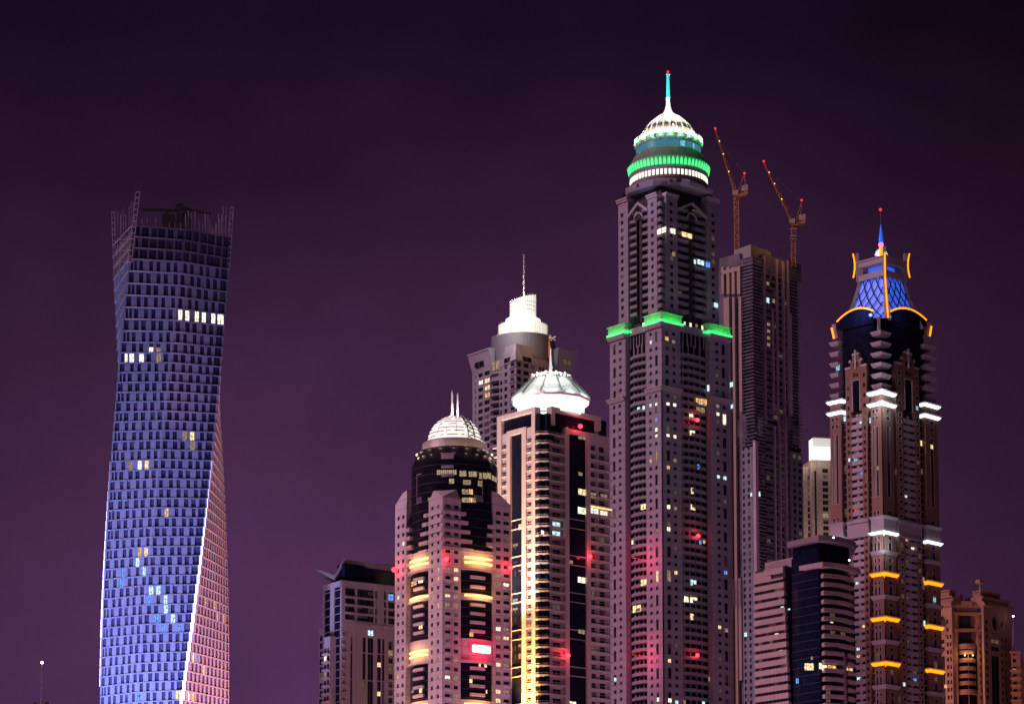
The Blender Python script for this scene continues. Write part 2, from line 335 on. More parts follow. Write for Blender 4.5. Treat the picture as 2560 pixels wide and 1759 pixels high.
def windows(root, W, lits=(), dark='dkglass', n=100, name='window', kinds=None):
    ctr = [proj(i[0].P((i[1] + i[2]) / 2, (i[3] + i[4]) / 2, i[5])) for i in W]
    for L in lits:
        x, y, k = L; best = min(range(len(W)), key=lambda i: (ctr[i][0] - x) ** 2 + (ctr[i][1] - y) ** 2)
        for i, it in enumerate(W):      # a tall pane that spans the lit room: light only that room
            if it[4] - it[3] > 3.4:
                a, b = proj(it[0].P(it[1], it[3], it[5])), proj(it[0].P(it[2], it[4], it[5]))
                if min(a[0], b[0]) - 4 < x < max(a[0], b[0]) + 4 and b[1] < y < a[1]:
                    zc = it[0].z(x, y); W.append([it[0], it[1], it[2], zc - .85, zc + .85, it[5] + .08, k]); ctr.append((x, y)); best = -1; break
        if best >= 0 and (ctr[best][0] - x) ** 2 + (ctr[best][1] - y) ** 2 < 15 ** 2: W[best][6] = k
    if dark != 'blglass':
        rr = random.Random(len(W))
        for it in W:
            if it[6] is None and rr.random() < .07: it[6] = 'faint'
    def area(i):
        it = W[i]; a = proj(it[0].P(it[1], it[3], it[5])); b = proj(it[0].P(it[2], it[4], it[5]))
        v = -40 < ctr[i][0] < 2600 and ctr[i][1] < 1765
        return (abs(a[0] - b[0]) * abs(a[1] - b[1]) + (1e5 if it[6] not in (None, 'faint') else (1e3 if it[6] else 0))) if v else -1
    order = sorted(range(len(W)), key=lambda i: -area(i)); rest = MB()
    for j, i in enumerate(order):
        k = W[i][6]
        if j < n: b = MB(); pane_mb(b, W[i]); b.build(name, M[k or dark], root)
        else: pane_mb(rest, W[i])
    o = rest.build(name + 's', M[dark], root)
    if o: o['kind'] = 'stuff'
def many(root, name, items, m, n=100):
    """items: list of MB; the n with the largest extent in the picture become parts, the rest one part"""
    def key(b):
        q = [proj(v) for v in b.v]; xs = [a for a, _ in q]; ys = [c for _, c in q]
        return -((max(xs) - min(xs)) * (max(ys) - min(ys))) if min(ys) < 1759 else 0
    items = sorted(items, key=key); rest = MB()
    for j, b in enumerate(items):
        if j < n: b.build(name, m, root)
        else: rest.add(b.v, b.f)
    o = rest.build(name + 's', m, root)
    if o: o['kind'] = 'stuff'
def bow(fc, t0, t1, z0, z1, dback, dedge, bulge, n=8, skew=0.0):
    """bowed balcony front: solid parapet block with a curved outer edge"""
    b = MB(); pts = []
    for i in range(n + 1):
        s = i / n; q = fc.P(t0 + (t1 - t0) * s, 0, dedge + bulge * (1 - (2 * s - 1) ** 2)); pts.append((q[0], q[1]))
    for t in (t1, t0): q = fc.P(t, 0, dback); pts.append((q[0], q[1]))
    b.prism(pts, z0, z1); return b
def beacon(root, p, r=.75, power=9000, col=(1, .05, .08), m='beacon', off=(0, -1.5, 0), name='beacon'):
    b = MB(); b.ball(p, r); b.build(name, M[m], root)
    if power: lamp('beacon_light', 'POINT', (p[0] + off[0], p[1] + off[1], p[2] + off[2]), power, col, root, .6)
# ------------------------------------------------------------------ ground
gb = MB(); gb.quad((-9000, -500, 0), (9000, -500, 0), (9000, 14000, 0), (-9000, 14000, 0))
go = gb.build('ground', M['ground']); go['kind'] = 'structure'

# ------------------------------------------------------------------ twisted tower on the left
def twisted_tower():
    D = 1000.0; c0 = at(424, 930, D); cx, cy = c0[0], c0[1]
    a, b, e = 19.35, 14.9, 1.7
    root = thing('twisted_skyscraper', (cx, cy, 0), 'twisting tower floodlit blue and violet, its right flank glowing coral, top floors unfinished', 'skyscraper')
    plan = [(-a, b), (-a, -b), (0, -b - 3.0), (a, -b), (a, b), (0, b + 3.0)]
    def rot(th):
        t = radians(th); return [(cx + x * cos(t) + y * sin(t), cy - x * sin(t) + y * cos(t)) for x, y in plan]
    th_y = lambda y: (y - 930) * 0.0453 - 7.4
    ys = [575, 603, 630, 657.5, 687, 717, 746, 775.5, 804, 833, 861, 886.5]
    while ys[-1] < 1800: ys.append(ys[-1] + 24.1)
    zs = [at(424, y, D - b)[2] for y in ys]
    wl, tops, core, W, strip_r, strip_l, sc_ = MB(), [MB(), MB(), MB()], MB(), [], [], [], MB()
    rnd = random.Random(3)
    def seg(p, q):
        l = sqrt((q[0] - p[0]) ** 2 + (q[1] - p[1]) ** 2); u = ((q[0] - p[0]) / l, (q[1] - p[1]) / l)
        return Face(p, u, (u[1], -u[0])), l
    for k in range(len(ys) - 1):
        z1, z0 = zs[k], zs[k + 1]; h = z1 - z0; P = rot(th_y((ys[k] + ys[k + 1]) / 2)); hi = k < 3
        core.prism([(cx + (x - cx) * .955, cy + (y - cy) * .955) for x, y in P], z0, z1 - (.6 if k == 0 else 0))
        for si in range(6):
            fc, l = seg(P[si], P[(si + 1) % 6]); mb = tops[k] if hi else wl
            if hi and si in (0, 3, 4, 5): continue
            if si in (4, 5):
                fc.box(mb, 0, l, z0, z1, -.5, 0); continue
            fc.box(mb, 0, l, z0, z0 + .045 * h, -.5, .16); fc.box(mb, 0, l, z1 - .07 * h, z1, -.5, 0)
            ws = []
            if si in (1, 2):
                n = 6; md = l / n
                for i in range(n):
                    j = .13 * (1 if (k + i) % 2 else -1); c = md * (i + .5 + j * .6); wd = md * (.48 + .05 * ((k * 7 + i * 3) % 3 - 1))
                    if si == 2 and i == n - 1: c = md * (i + .46); wd = md * .74
                    if si == 1 and i == 0:
                        if k % 2: ws.append((c - md * .36, c - md * .08)); c += md * .2; wd = md * .3
                        else: wd = md * .56
                    if hi: c = md * (i + .5 + rnd.uniform(-.12, .12)); wd = md * rnd.uniform(.62, .85)
                    ws.append((c - wd / 2, c + wd / 2))
            else:
                n = 11; md = l / n
                for i in range(n): ws.append((md * (i + .24), md * (i + .78)))
            x = 0
            for w0, w1 in ws:
                fc.box(mb, x, w0, z0 + .045 * h, z1 - .07 * h, -.5, 0); x = w1
                W.append([fc, w0, w1, z0 + .045 * h, z1 - .07 * h, -.33, 'pale' if k == 7 and si == 2 else None])
            fc.box(mb, x, l, z0 + .045 * h, z1 - .07 * h, -.5, 0)
        # light strips running up the two front corners
        for idx, acc, ya, yb in ((3, strip_r, 1150, 1900), (1, strip_l, 1130, 1690)):
            if ya < ys[k] < yb:
                g = min(1, max(.07, (ys[k] - ya - 60) / 330 + .06))
                x, y = P[idx]; dx, dy = x - cx, y - cy; l = sqrt(dx * dx + dy * dy); q = (x + dx / l * .25, y + dy / l * .25)
                wd = (.55 if idx == 3 else .24) * g
                if idx == 1 and ys[k] > 1575: wd *= .4
                acc.append([(q[0], q[1], z0 + .1), (q[0], q[1], z1 - .1), wd])
    # plain lower shaft below the picture
    zb = zs[-1]; steps = 10
    for i in range(steps):
        z1 = zb * (1 - i / steps); z0 = zb * (1 - (i + 1) / steps); wl.prism(rot(th_y(1800 + i * 70)), z0, z1)
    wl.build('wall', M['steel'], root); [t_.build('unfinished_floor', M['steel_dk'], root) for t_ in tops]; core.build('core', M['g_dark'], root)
    for nm, acc in (('light_strip', strip_r), ('light_strip', strip_l)):
        m = MB()
        for p, q, r in acc: m.bar(p, q, r, n=6)
        m.build(nm, M['led'], root)
    # scaffold and bare posts around the open top
    P = rot(th_y(590)); zt = zs[0]; zpx = lambda y: at(424, y, D)[2]
    posts = MB()
    for si, n, hmin, hmax in ((0, 9, 4, 16), (1, 8, 1, 5), (2, 14, 2, 9), (3, 9, 3, 16), (4, 12, 2, 10)):
        fc, l = seg(P[si], P[(si + 1) % 6])
        for i in range(n):
            t = l * (i + rnd.uniform(.2, .8)) / n; posts.bar(fc.P(t, zt - (14 if si in (0, 3) else .5), -.4), fc.P(t + rnd.uniform(-.3, .3), zt + rnd.uniform(hmin, hmax), -.4), rnd.uniform(.10, .22))
    for si in (0, 3):
        for k in range(8):
            Pk = rot(th_y(ys[k] - 8)); fc, l = seg(Pk[si], Pk[si + 1]); z = zs[k] + .2
            posts.bar(fc.P(0, z, .1), fc.P(l, z, .1), .24)
            posts.bar(fc.P(l * .3, z, .1), fc.P(l * .7, z - 3.5, .1), .12)
    for idx, ya, yb, r in ((1, 655, 480, .75), (3, 672, 518, .55), (0, 760, 530, .5)):
        A_, B_ = rot(th_y(ya))[idx], rot(th_y(yb))[idx]; z0, z1 = at(424, ya, A_[1])[2], at(424, yb, B_[1])[2]
        mast = MB()
        for s in (-1, 1): mast.bar((A_[0] + s * r, A_[1], z0), (B_[0] + s * r, B_[1], z1), .16)
        n = int((z1 - z0) / 2.2)
        for i in range(n + 1):
            f = i / n; x, y, z = A_[0] + (B_[0] - A_[0]) * f, A_[1] + (B_[1] - A_[1]) * f, z0 + (z1 - z0) * f
            mast.bar((x - r, y, z), (x + r, y, z), .22)
        mast.build('hoist_mast', M['scaff'], root)
    many(root, 'scaffold_post', posts.pieces(), M['scaff'], 90)
    lits = [(383, 873, 'pale'), (397, 873, 'dim'),
            (319, 896, 'pale'), (341, 896, 'pale'), (360, 896, 'pale'), (395, 898, 'dim'), (473, 1087, 'warm'), (453, 1089, 'dim'), (469, 1110, 'dim'), (332, 1155, 'dim'),
            (351, 1156, 'pale'), (368, 1155, 'warm'), (414, 1272, 'amber'), (283, 1299, 'cool'), (296, 1372, 'pale'), (347, 1369, 'amber'), (364, 1369, 'warm'), (311, 1393, 'cool'),
            (326, 1414, 'pale'), (342, 1415, 'cool'), (359, 1415, 'cool'), (306, 1441, 'blue'), (324, 1441, 'blue'), (307, 1463, 'blue'), (374, 1467, 'cool'), (390, 1467, 'pale'),
            (388, 1484, 'cool'), (407, 1487, 'cool'), (368, 1511, 'blue'), (423, 1513, 'cool'), (438, 1534, 'cool'), (398, 1537, 'blue'), (398, 1560, 'blue'), (416, 1562, 'blue'),
            (457, 1560, 'blue'), (267, 1547, 'red'), (266, 1570, 'red'), (344, 1733, 'blue'), (438, 1734, 'warm'), (462, 1736, 'warm'), (476, 1736, 'pale'),
            (485, 1740, 'warm'), (487, 1639, 'pale'), (496, 1642, 'blue'), (505, 1668, 'warm'), (519, 1501, 'amber'), (534, 1523, 'amber'), (541, 1533, 'amber'), (558, 1544, 'amber'), (499, 1472, 'dim')]
    windows(root, W, lits, dark='blglass')
    # floodlights at the foot of the tower
    tgt = (cx, cy, 190)
    lamp('floodlight', 'SPOT', (cx - 72, cy - 85, 8), 3.6e6, (.44, .50, 1.0), root, 4, (cx - 4, cy - 10, 165), 44, 1.0)
    lamp('floodlight', 'SPOT', (cx + 5, cy - 110, 8), 1.1e6, (.42, .34, 1.0), root, 4, (cx, cy - 10, 140), 44, 1.0)
    lamp('floodlight', 'SPOT', (cx + 95, cy - 20, 40), 8.5e6, (1.0, .28, .17), root, 4, (cx + 12, cy, 165), 36)
    # the two dark derricks on its roof
    for kind, lab in ((0, 'dark roof derrick with a level beam, atop the twisting tower beside its ladder-like mast'), (1, 'dark roof crane with drooping jib, right of the level-beam derrick on the twisting tower')):
        bx = 418 if kind == 0 else 463; p0 = at(bx, 570, D); p0 = (p0[0], p0[1], zt - .6)
        r2 = thing('roof_derrick', p0, lab, 'crane', 'derricks on the unfinished twisting tower'); q = lambda x, y: at(x, y, D)
        m1, m2, m3 = MB(), MB(), MB()
        if kind == 0:
            m1.bar((p0[0], p0[1], zt - .6), q(418, 526), .8); m2.bar(q(357, 523.5), q(438, 526), .55)
            for xx in (372, 386, 402): m2.bar(q(xx, 521), q(xx + 6, 528), .4)
            m3.prism([(q(408, 560)[0], D - 3), (q(436, 560)[0], D - 3), (q(436, 560)[0], D + 3), (q(408, 560)[0], D + 3)], zt - .6, zpx(541))
        else:
            m1.bar((p0[0], p0[1], zt - .6), q(463, 518), 1.0); m2.bar(q(466, 522), q(526, 535), .5); m2.bar(q(436, 524), q(462, 522), .8)
            m2.bar(q(440, 513), q(458, 511), .7); m2.bar(q(440, 513), q(450, 560), .22)
            m3.prism([(q(443, 560)[0], D - 3), (q(478, 560)[0], D - 3), (q(478, 560)[0], D + 3), (q(443, 560)[0], D + 3)], zt - .6, zpx(549))
            m3.prism([(q(442, 536)[0], D - 1), (q(456, 536)[0], D - 1), (q(456, 536)[0], D + 1), (q(442, 536)[0], D + 1)], zpx(545), zpx(533))
        m1.build('mast', M['crane_dk'], r2); m2.build('jib', M['crane_dk'], r2); m3.build('winch_house', M['crane_dk'], r2)
twisted_tower()

# ------------------------------------------------------------------ small tower with a folded wing roof
def wing_tower():
    D = 1010.0; L, R = corner(854, 1500, D, 33)
    zt = R.z(854, 1449); root = thing('wing_roof_tower', (L.O[0], L.O[1], 0), 'dusty rose apartment tower topped by a dark folded wing roof', 'apartment tower')
    tl, tr = lambda x: L.t(x, 1550), lambda x: R.t(x, 1550)
    wl, W, gl, bal = MB(), [], MB(), []
    zl = R.z(854, 1790); zmid = R.z(880, 1558); pitch = 20.0
    rowsz, dz = floors(R, 870, 1472, pitch, 1790)
    te = tr(1000); tle = tl(808)
    core = MB(); pts = [R.P(1, 0, -1.2), R.P(te, 0, -1.2)]
    bk = (R.P(te, 0, -1)[0] + L.u[0] * tle, R.P(te, 0, -1)[1] + L.u[1] * tle)
    core.prism([pts[0][:2], pts[1][:2], bk, L.P(tle - 1, 0, -1.2)[:2]], 0, zt - 1); core.build('core', M['f_dark'], root)
    # left face: two dark glass bays between pale piers
    for xa, xb in ((854, 850), (835, 825), (810, 807)): L.box(wl, tl(xa), tl(xb), 0, zt, -1.5, 0)
    L.box(wl, tl(850), tl(810), zt - 2.2, zt, -1.5, .05)
    for xa, xb in ((850, 835), (825, 810)):
        L.box(gl, tl(xa), tl(xb), zl, zt - 2.2, -1.2, -.4)
        for z in rowsz: L.box(wl, tl(xa), tl(xb), z - .12, z + .12, -.5, -.28)
    # projecting balcony shaft on the left face, and the lower wing behind
    zsh = L.z(830, 1592)
    L.box(wl, tl(838), tl(822), 0, zsh, -1, 2.2)
    for z in rowsz:
        if z < zsh - 1:
            W.append([L, tl(836), tl(831), z - 2.4, z - .6, 2.24, None]); W.append([L, tl(829), tl(824), z - 2.4, z - .6, 2.24, None])
            b = MB(); L.box(b, tl(838), tl(822), z - 3.2, z - 2.6, 2.2, 3.2); bal.append(b)
    zw = L.z(800, 1567); L.box(wl, tl(807), tl(795), 0, zw, -14, -.6)
    for z in rowsz:
        if z < zw - 1: W.append([L, tl(804), tl(797), z - 2.6, z - .4, -.55, None])
    for k in range(5):
        b = MB(); y = 1491 + 20 * k; L.box(b, tl(807), tl(803), L.z(806, y + 6), L.z(806, y), -2, -.3); bal.append(b)
    # right face upper zone: glazed floors
    up = [z for z in rowsz if z > zmid + 1]
    R.box(wl, 0, te, zt - 2.6, zt, -1.2, .0)
    cols = [(854, 862, 0), (862, 888, 1), (888, 893, 0), (893, 935, 2), (935, 938, 0), (938, 943, 2), (943, 960, 0), (960, 966, 2), (966, 971, 0), (971, 1000, 2)]
    for xa, xb, k in cols:
        if k == 0: R.box(wl, tr(xa), tr(xb), zmid, zt - 2.6, -1.2, 0)
        else:
            for z in up: R.box(wl, tr(xa), tr(xb), z - 3.35, z - 2.6, -1.0, -.05 if k == 2 else .5)
            for z in up:
                n = max(1, int((xb - xa) / 13))
                for i in range(n): W.append([R, tr(xa) + (tr(xb) - tr(xa)) * i / n, tr(xa) + (tr(xb) - tr(xa)) * (i + 1) / n - .12, z - 2.6, z, -.5 if k == 2 else -.9, None])
    R.box(wl, tr(854), te, zmid - .6, zmid + .5, -1.2, .35)
    # lower zone: blank wall with tall glass slots
    slots = [(877, 882, 1590), (907, 915, 1592), (920, 934, 1594), (944, 953, 1595), (956, 962, 1596)]
    x = 862
    L_ = lambda xa, xb, z0, z1, d: R.box(wl, tr(xa), tr(xb), z0, z1, -1.2, d)
    L_(854, 858, 0, zmid, 0)
    for z in rowsz:
        if z < zmid - 1:
            W.append([R, tr(855), tr(860.5), z - 2.5, z - .3, .06, None]); b = MB(); R.box(b, tr(854), tr(861), z - 3.3, z - 2.7, 0, 1.0); bal.append(b)
    for xa, xb, yt in slots:
        zz = R.z((xa + xb) / 2, yt); L_(x, xa, 0, zmid, 0); L_(xa, xb, zz, zmid, 0)
        k = 0; z = zz
        while z > zl:
            z2 = max(z - dz * (2 if k == 0 else 3.4), zl); W.append([R, tr(xa), tr(xb), z2 + .4, z, -.4, None]); R.box(wl, tr(xa), tr(xb), z2, z2 + .4, -1, 0); z = z2; k += 1
        x = xb
    L_(x, 972, 0, zmid, 0); L_(972, 985, zmid - 5.5, zmid, 0); L_(983, 1000, 0, zmid, 0)
    for z in rowsz:
        if z < zmid - 6:
            W.append([R, tr(972.5), tr(982.5), z - 2.4, z - .3, -.3, None]); R.box(wl, tr(972), tr(983), z - 3.4, z - 2.4, -1, 0)
    pane(W, R, 920, 933, 1575, 1588, 'cool', .05)
    wl.build('wall', M['b_wall'], root); gl.build('glass_bay', M['h_glass'], root); many(root, 'balcony', bal, M['b_wall'])
    windows(root, W, [(815, 1645, 'pale'), (815, 1680, 'dim'), (947, 1660, 'warm'), (948, 1733, 'warm'), (976, 1478, 'blue'), (976, 1625, 'dim')])
    # glass penthouse under the wing
    ph = MB(); q = [at(843, 1450, D + 7)[:2], at(862, 1448, D + 2)[:2], R.P(te, 0, -3)[:2], R.P(te, 0, -18)[:2], at(846, 1450, D + 20)[:2]]
    ph.prism(q, zt - .5, R.z(900, 1410)); ph.build('penthouse', M['h_glass'], root)
    # folded roof: wing tip, valley, ridge
    rf = MB(); A_ = [at(782, 1417, D + 6), at(836, 1437, D + 4), at(858, 1398, D + 4), at(1000, 1412, D + 14)]
    B_ = [(p[0] + 3.0, p[1] + 22, p[2] - .3) for p in A_]; th = 1.1
    for i in range(3):
        p, q, r, s = A_[i], A_[i + 1], B_[i + 1], B_[i]
        t0 = .35 if i == 0 else th
        dn = lambda v, k: (v[0], v[1], v[2] - k)
        ka = .3 if i == 0 else (2.2 if i == 2 else 1.6); kb = 1.6 if i < 2 else 2.2
        if i == 1: kb = 2.2
        rf.box8([dn(p, ka), dn(q, kb), dn(r, kb), dn(s, ka), p, q, r, s])
    lo = [at(836, 1437, D + 2), at(860, 1408, D + 1), at(1000, 1424, D + 10)]
    rf.build('wing_roof', M['b_roof'], root)
wing_tower()
# ------------------------------------------------------------------ added low lamps standing in for city glow, brightening the right faces
for x, y, z_, P_, c_ in ((45, 900, 8, 1.0e5, (1, .50, .84)), (-75, 860, 10, 4.0e5, (1, .55, .78)), (140, 825, 8, 0.9e5, (1, .50, .66)), (182, 1216, 8, 4.2e5, (1, .55, .84)), (75, 860, 10, 1.3e5, (1, .48, .84)), (190, 840, 10, 1.5e5, (1, .48, .82)), (300, 1010, 10, 1.0e5, (1, .55, .62))):
    lamp('added_city_glow_lamp', 'POINT', (x, y, z_), P_, c_, None, 4)
def centre(L, R, tl, tr): 
    return (L.O[0] + L.u[0] * tl / 2 + R.u[0] * tr / 2, L.O[1] + L.u[1] * tl / 2 + R.u[1] * tr / 2)
def angof(v): return atan2(v[1], v[0])
def body(root, L, R, tl, tr, z0, z1, ins, m, name='core', cham=0):
    b = MB(); P = lambda a, c: (L.O[0] + L.u[0] * a + R.u[0] * c, L.O[1] + L.u[1] * a + R.u[1] * c)
    pts = [P(ins, ins), P(ins, tr - ins), P(tl - ins, tr - ins), P(tl - ins, ins)]
    if cham: pts = [P(ins + cham, ins), P(ins, ins + cham)] + pts[1:]
    b.prism(pts, z0, z1); return b.build(name, m, root)

# ------------------------------------------------------------------ round-topped beige tower
def dome_tower():
    D = 950.0; L, R = corner(1106, 1500, D, 35.5)
    root = thing('glass_dome_tower', (L.O[0], L.O[1], 0), 'beige apartment tower with a glowing glass dome, two masts and amber light bars', 'apartment tower')
    tl, tr = lambda x: L.t(x, 1500), lambda x: R.t(x, 1500)
    tle, tre = tl(987), tr(1277); c = centre(L, R, tle, tre); Dc = c[1]
    zc = lambda y: at(1137, y, Dc)[2]; px = Dc / FP
    c = (at(1136, 1300, Dc)[0], Dc)
    zg = R.z(1106, 1790); pitch = 22.5; rz_, dz = floors(R, 1106, 1262, pitch, 1790)
    # dark round core with a stepped crown
    r1, r2 = 110 * px, 100 * px
    cb = MB(); cb.lathe(c, [(r1, 0), (r1, zc(1172)), (r1 - .3, zc(1168)), (r2 + .4, zc(1158)), (r2, zc(1152)), (r2, zc(1140)), (90 * px, zc(1133)), (.1, zc(1133))], 64)
    cb.build('round_glass_core', M['c_dark'], root)
    fl = MB(); rows = []
    for k in range(-6, 30):
        z = rz_[0] - k * dz
        rr = r1 if z < zc(1172) else r2
        if zg < z < zc(1150): fl.lathe(c, [(rr, z - .12), (rr + .10, z - .12), (rr + .10, z + .12), (rr, z + .12)], 64)
    fl.build('floor_band', M['f_dark'], root)
    rg = MB(); rg.lathe(c, [(83 * px, zc(1136)), (83 * px, zc(1113)), (80 * px, zc(1110)), (70 * px, zc(1109))], 64)
    rg.build('metal_ring', M['silver'], root)
    for k in range(9):
        a = -pi / 2 + (k - 4) * .36
        lamp('ring_light', 'POINT', (c[0] + cos(a) * (83 * px + 3.4), c[1] + sin(a) * (83 * px + 3.4), zc(1137)), 420, (1, .60, .40), root, .8)
    # dome: glowing panels, ribs, lattice arc, two masts
    R0 = 69 * px; zb = zc(1110); H = zb * 0 + (zc(1040) - zc(1110))
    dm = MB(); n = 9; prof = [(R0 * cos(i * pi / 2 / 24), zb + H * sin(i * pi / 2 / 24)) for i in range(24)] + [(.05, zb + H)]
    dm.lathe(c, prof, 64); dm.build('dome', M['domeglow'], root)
    rb = MB(); rnd = random.Random(5)
    for i in range(1, 10):
        f = i / 10 * .93; rr, z = R0 * cos(f * pi / 2) + .05, zb + H * sin(f * pi / 2)
        for s in range(48):
            if rnd.random() < .8:
                a0 = 2 * pi * s / 48; rb.arc(c, rr - .2, rr + .14, z - .13, z + .13, a0, a0 + 2 * pi / 48, 2)
    for s in range(16):
        a = 2 * pi * s / 16 + .1
        for i in range(14):
            if rnd.random() < .45: continue
            p = [(c[0] + (R0 + .05) * cos(k * pi / 2 / 15) * cos(a), c[1] + (R0 + .05) * cos(k * pi / 2 / 15) * sin(a), zb + H * sin(k * pi / 2 / 15)) for k in (i, i + 1)]
            rb.bar(p[0], p[1], .10)
    for ka, off in ((-1.02, 0), (-.74, 0)):
        for i in range(15):
            p = [(c[0] + (R0 + .3) * cos(k * pi / 2 / 15) * cos(ka), c[1] + (R0 + .3) * cos(k * pi / 2 / 15) * sin(ka), zb + H * sin(k * pi / 2 / 15)) for k in (i, i + 1)]
            rb.bar(p[0], p[1], .24)
    for i in range(12):
        k0, k1 = i, i + 1; a0, a1 = (-1.02, -.74) if i % 2 else (-.74, -1.02)
        q = lambda k, a: (c[0] + (R0 + .3) * cos(k * pi / 2 / 15) * cos(a), c[1] + (R0 + .3) * cos(k * pi / 2 / 15) * sin(a), zb + H * sin(k * pi / 2 / 15))
        rb.bar(q(k0, a0), q(k1, a1), .18)
    rb.build('dome_rib', M['rib'], root)
    for x, yt in ((1130.5, 980), (1144.5, 986)):
        p = at(x, 1045, Dc); q = at(x, yt, Dc); b = MB(); b.bar(p, q, .42, n=8); b.bar(q, (q[0], q[1], q[2] + .8), .18, n=6); b.build('mast', M['white'], root)
        lamp('mast_light', 'POINT', (p[0], p[1] - 2.2, p[2] + 1), 1500, (1, .85, .8), root, .4)
    # four corner piers clasping the core
    wl, W, bal = MB(), [], []
    ext = 9.0
    def ywin(fc, xa, xb, w0, w1, ztop, hh=1.45, z_first=0, kind=None):
        col = [(z - hh * .5 + z_first, z + hh * .5 + z_first) for z in rz_ if z < ztop - 1.2]
        column(wl, W, fc, fc.t(xa, 1500), fc.t(xb, 1500), 0, ztop, fc.t(w0, 1500), fc.t(w1, 1500), col, 0, .3, ext)
    zt0 = R.z(1106, 1240); ztL, ztR = L.z(990, 1262), R.z(1270, 1262)
    ywin(L, 1106, 1086, 1098, 1092.5, zt0); ywin(L, 1086, 1071, 1083, 1077.5, zt0)
    ywin(R, 1106, 1131, 1113, 1126, zt0); ywin(R, 1131, 1152, 1135, 1146, zt0)
    ywin(L, 1015, 1001.5, 1010, 1004.5, ztL); ywin(L, 1001.5, 987, 998, 992.5, ztL)
    ywin(R, 1232, 1255, 1240, 1252, ztR); ywin(R, 1255, 1277, 1259, 1273, ztR)
    wl.build('corner_pier', M['c_wall'], root)
    # gabled caps on the piers
    cp = MB(); P = lambda a, b_, z: (L.O[0] + L.u[0] * a + R.u[0] * b_, L.O[1] + L.u[1] * a + R.u[1] * b_, z)
    a1, b1 = tl(1073), tr(1150); zt1 = zt0 + 3.6
    cp.add([P(0, 0, zt0), P(0, b1, zt0), P(a1, b1, zt0), P(a1, 0, zt0), P(1.2, b1 * .9, zt1), P(a1 * .9, 1.2, zt1), P(a1, b1, zt1 - 1)],
           [(0, 1, 4), (0, 4, 5), (0, 5, 3), (1, 2, 6, 4), (2, 3, 5, 6), (4, 6, 5)])
    for fc, t0, t1, zz in ((L, tl(1016), tl(987), ztL), (R, tr(1231), tr(1277), ztR)):
        cp.add([fc.P(t0, zz, 0), fc.P(t1, zz, 0), fc.P(t1, zz, -ext), fc.P(t0, zz, -ext), fc.P(t0, zz + 4.4, 0), fc.P(t0 + (t1 - t0) * .35, zz + 3.8, 0), fc.P(t0 + (t1 - t0) * .35, zz + 3.8, -ext), fc.P(t0, zz + 4.4, -ext)],
               [(0, 1, 5, 4), (1, 2, 6, 5), (2, 3, 7, 6), (3, 0, 4, 7), (4, 5, 6, 7)])
    many(root, 'pier_cap', cp.pieces(), M['c_wall'])
    # stepped balconies growing out of the piers below the crown
    for k, (z, wL, wR) in enumerate([(R.z(1106, y), a, b_) for y, a, b_ in ((1277, 8, 10), (1299, 12, 15), (1322, 16, 20), (1345, 20, 25), (1367, 22, 28))]):
        b = MB(); L.box(b, tl(1071), tl(1071 - wL), z - .65, z + .65, -4, .9); R.box(b, tr(1152), tr(1152 + wR), z - .65, z + .65, -4, .9)
        L.box(b, 0, tl(1071), z - .65, z + .65, 0.02, .5); R.box(b, 0, tr(1152), z - .65, z + .65, 0.02, .5); bal.append(b)
        b = MB(); L.box(b, tl(1015), tl(1015 + 12 + 2 * k), z - 4.1, z - 2.8, -4, .9); bal.append(b)
        b = MB(); R.box(b, tr(1232), tr(1232 - 14 - 2 * k), z - 4.1, z - 2.8, -4, .9); bal.append(b)
    # small balconies on the right flank of each pier
    for z in rz_[7:]:
        for xa, xb in ((1113, 1127), (1258, 1275)):
            b = MB(); R.box(b, tr(xa), tr(xb), z - 1.25, z - .55, 0, .7); bal.append(b)
    aL, aR = angof(L.n), angof(R.n); hb = radians(27); rb_ = r1 + .9
    zr = lambda y: at(1192, y, D + 4)[2]
    for y in (1438, 1462, 1507, 1529, 1551, 1573, 1666, 1688, 1710, 1732):
        for a, ww in ((aL, .30), (aR, .30)):
            b = MB(); o = -.05 if a == aR else .06; b.arc(c, r1 - .4, rb_, zr(y) - .55, zr(y) + .55, a + o - ww * .62, a + o + ww * .62, 8); bal.append(b)
    many(root, 'balcony', bal, M['c_wall'], 100)
    hd, bars = MB(), []
    for ya, yb, yy in ((1370, 1418, (1389, 1402)), (1479, 1493, (1484,)), (1592, 1650, (1620, 1631)), (1745, 1790, (1756, 1768))):
        for a in (aL, aR):
            hd = MB(); hd.arc(c, r1 - .5, r1 + .35, zr(yb), zr(ya), a - hb * 1.06, a + hb * 1.06, 14)
            hd.arc(c, r1 - .5, r1 + 1.3, zr(yb) - .4, zr(yb) + .5, a - hb * 1.06, a + hb * 1.06, 14)
            hd.build('bay_header', M['c_wall'], root)
            if ya != 1592 or a == aL:
                for y in yy:
                    b = MB(); b.arc(c, r1 + .36, r1 + .9, zr(y) - .30, zr(y) + .30, a - hb * .78, a + hb * .78, 12); bars.append(b)
                zz = zr(sum(yy) / len(yy)); q = (c[0] + cos(a) * (r1 + 3.4), c[1] + sin(a) * (r1 + 3.4), zz)
                lamp('bar_light', 'AREA', q, 560, (1, .48, .13), root, 9, (c[0], c[1], zz), sy=3)
    many(root, 'light_bar', bars, M['goldbar'])
    # lit rooms
    g = Face((c[0] + L.n[0] * 0, 0), (1, 0), (0, -1))
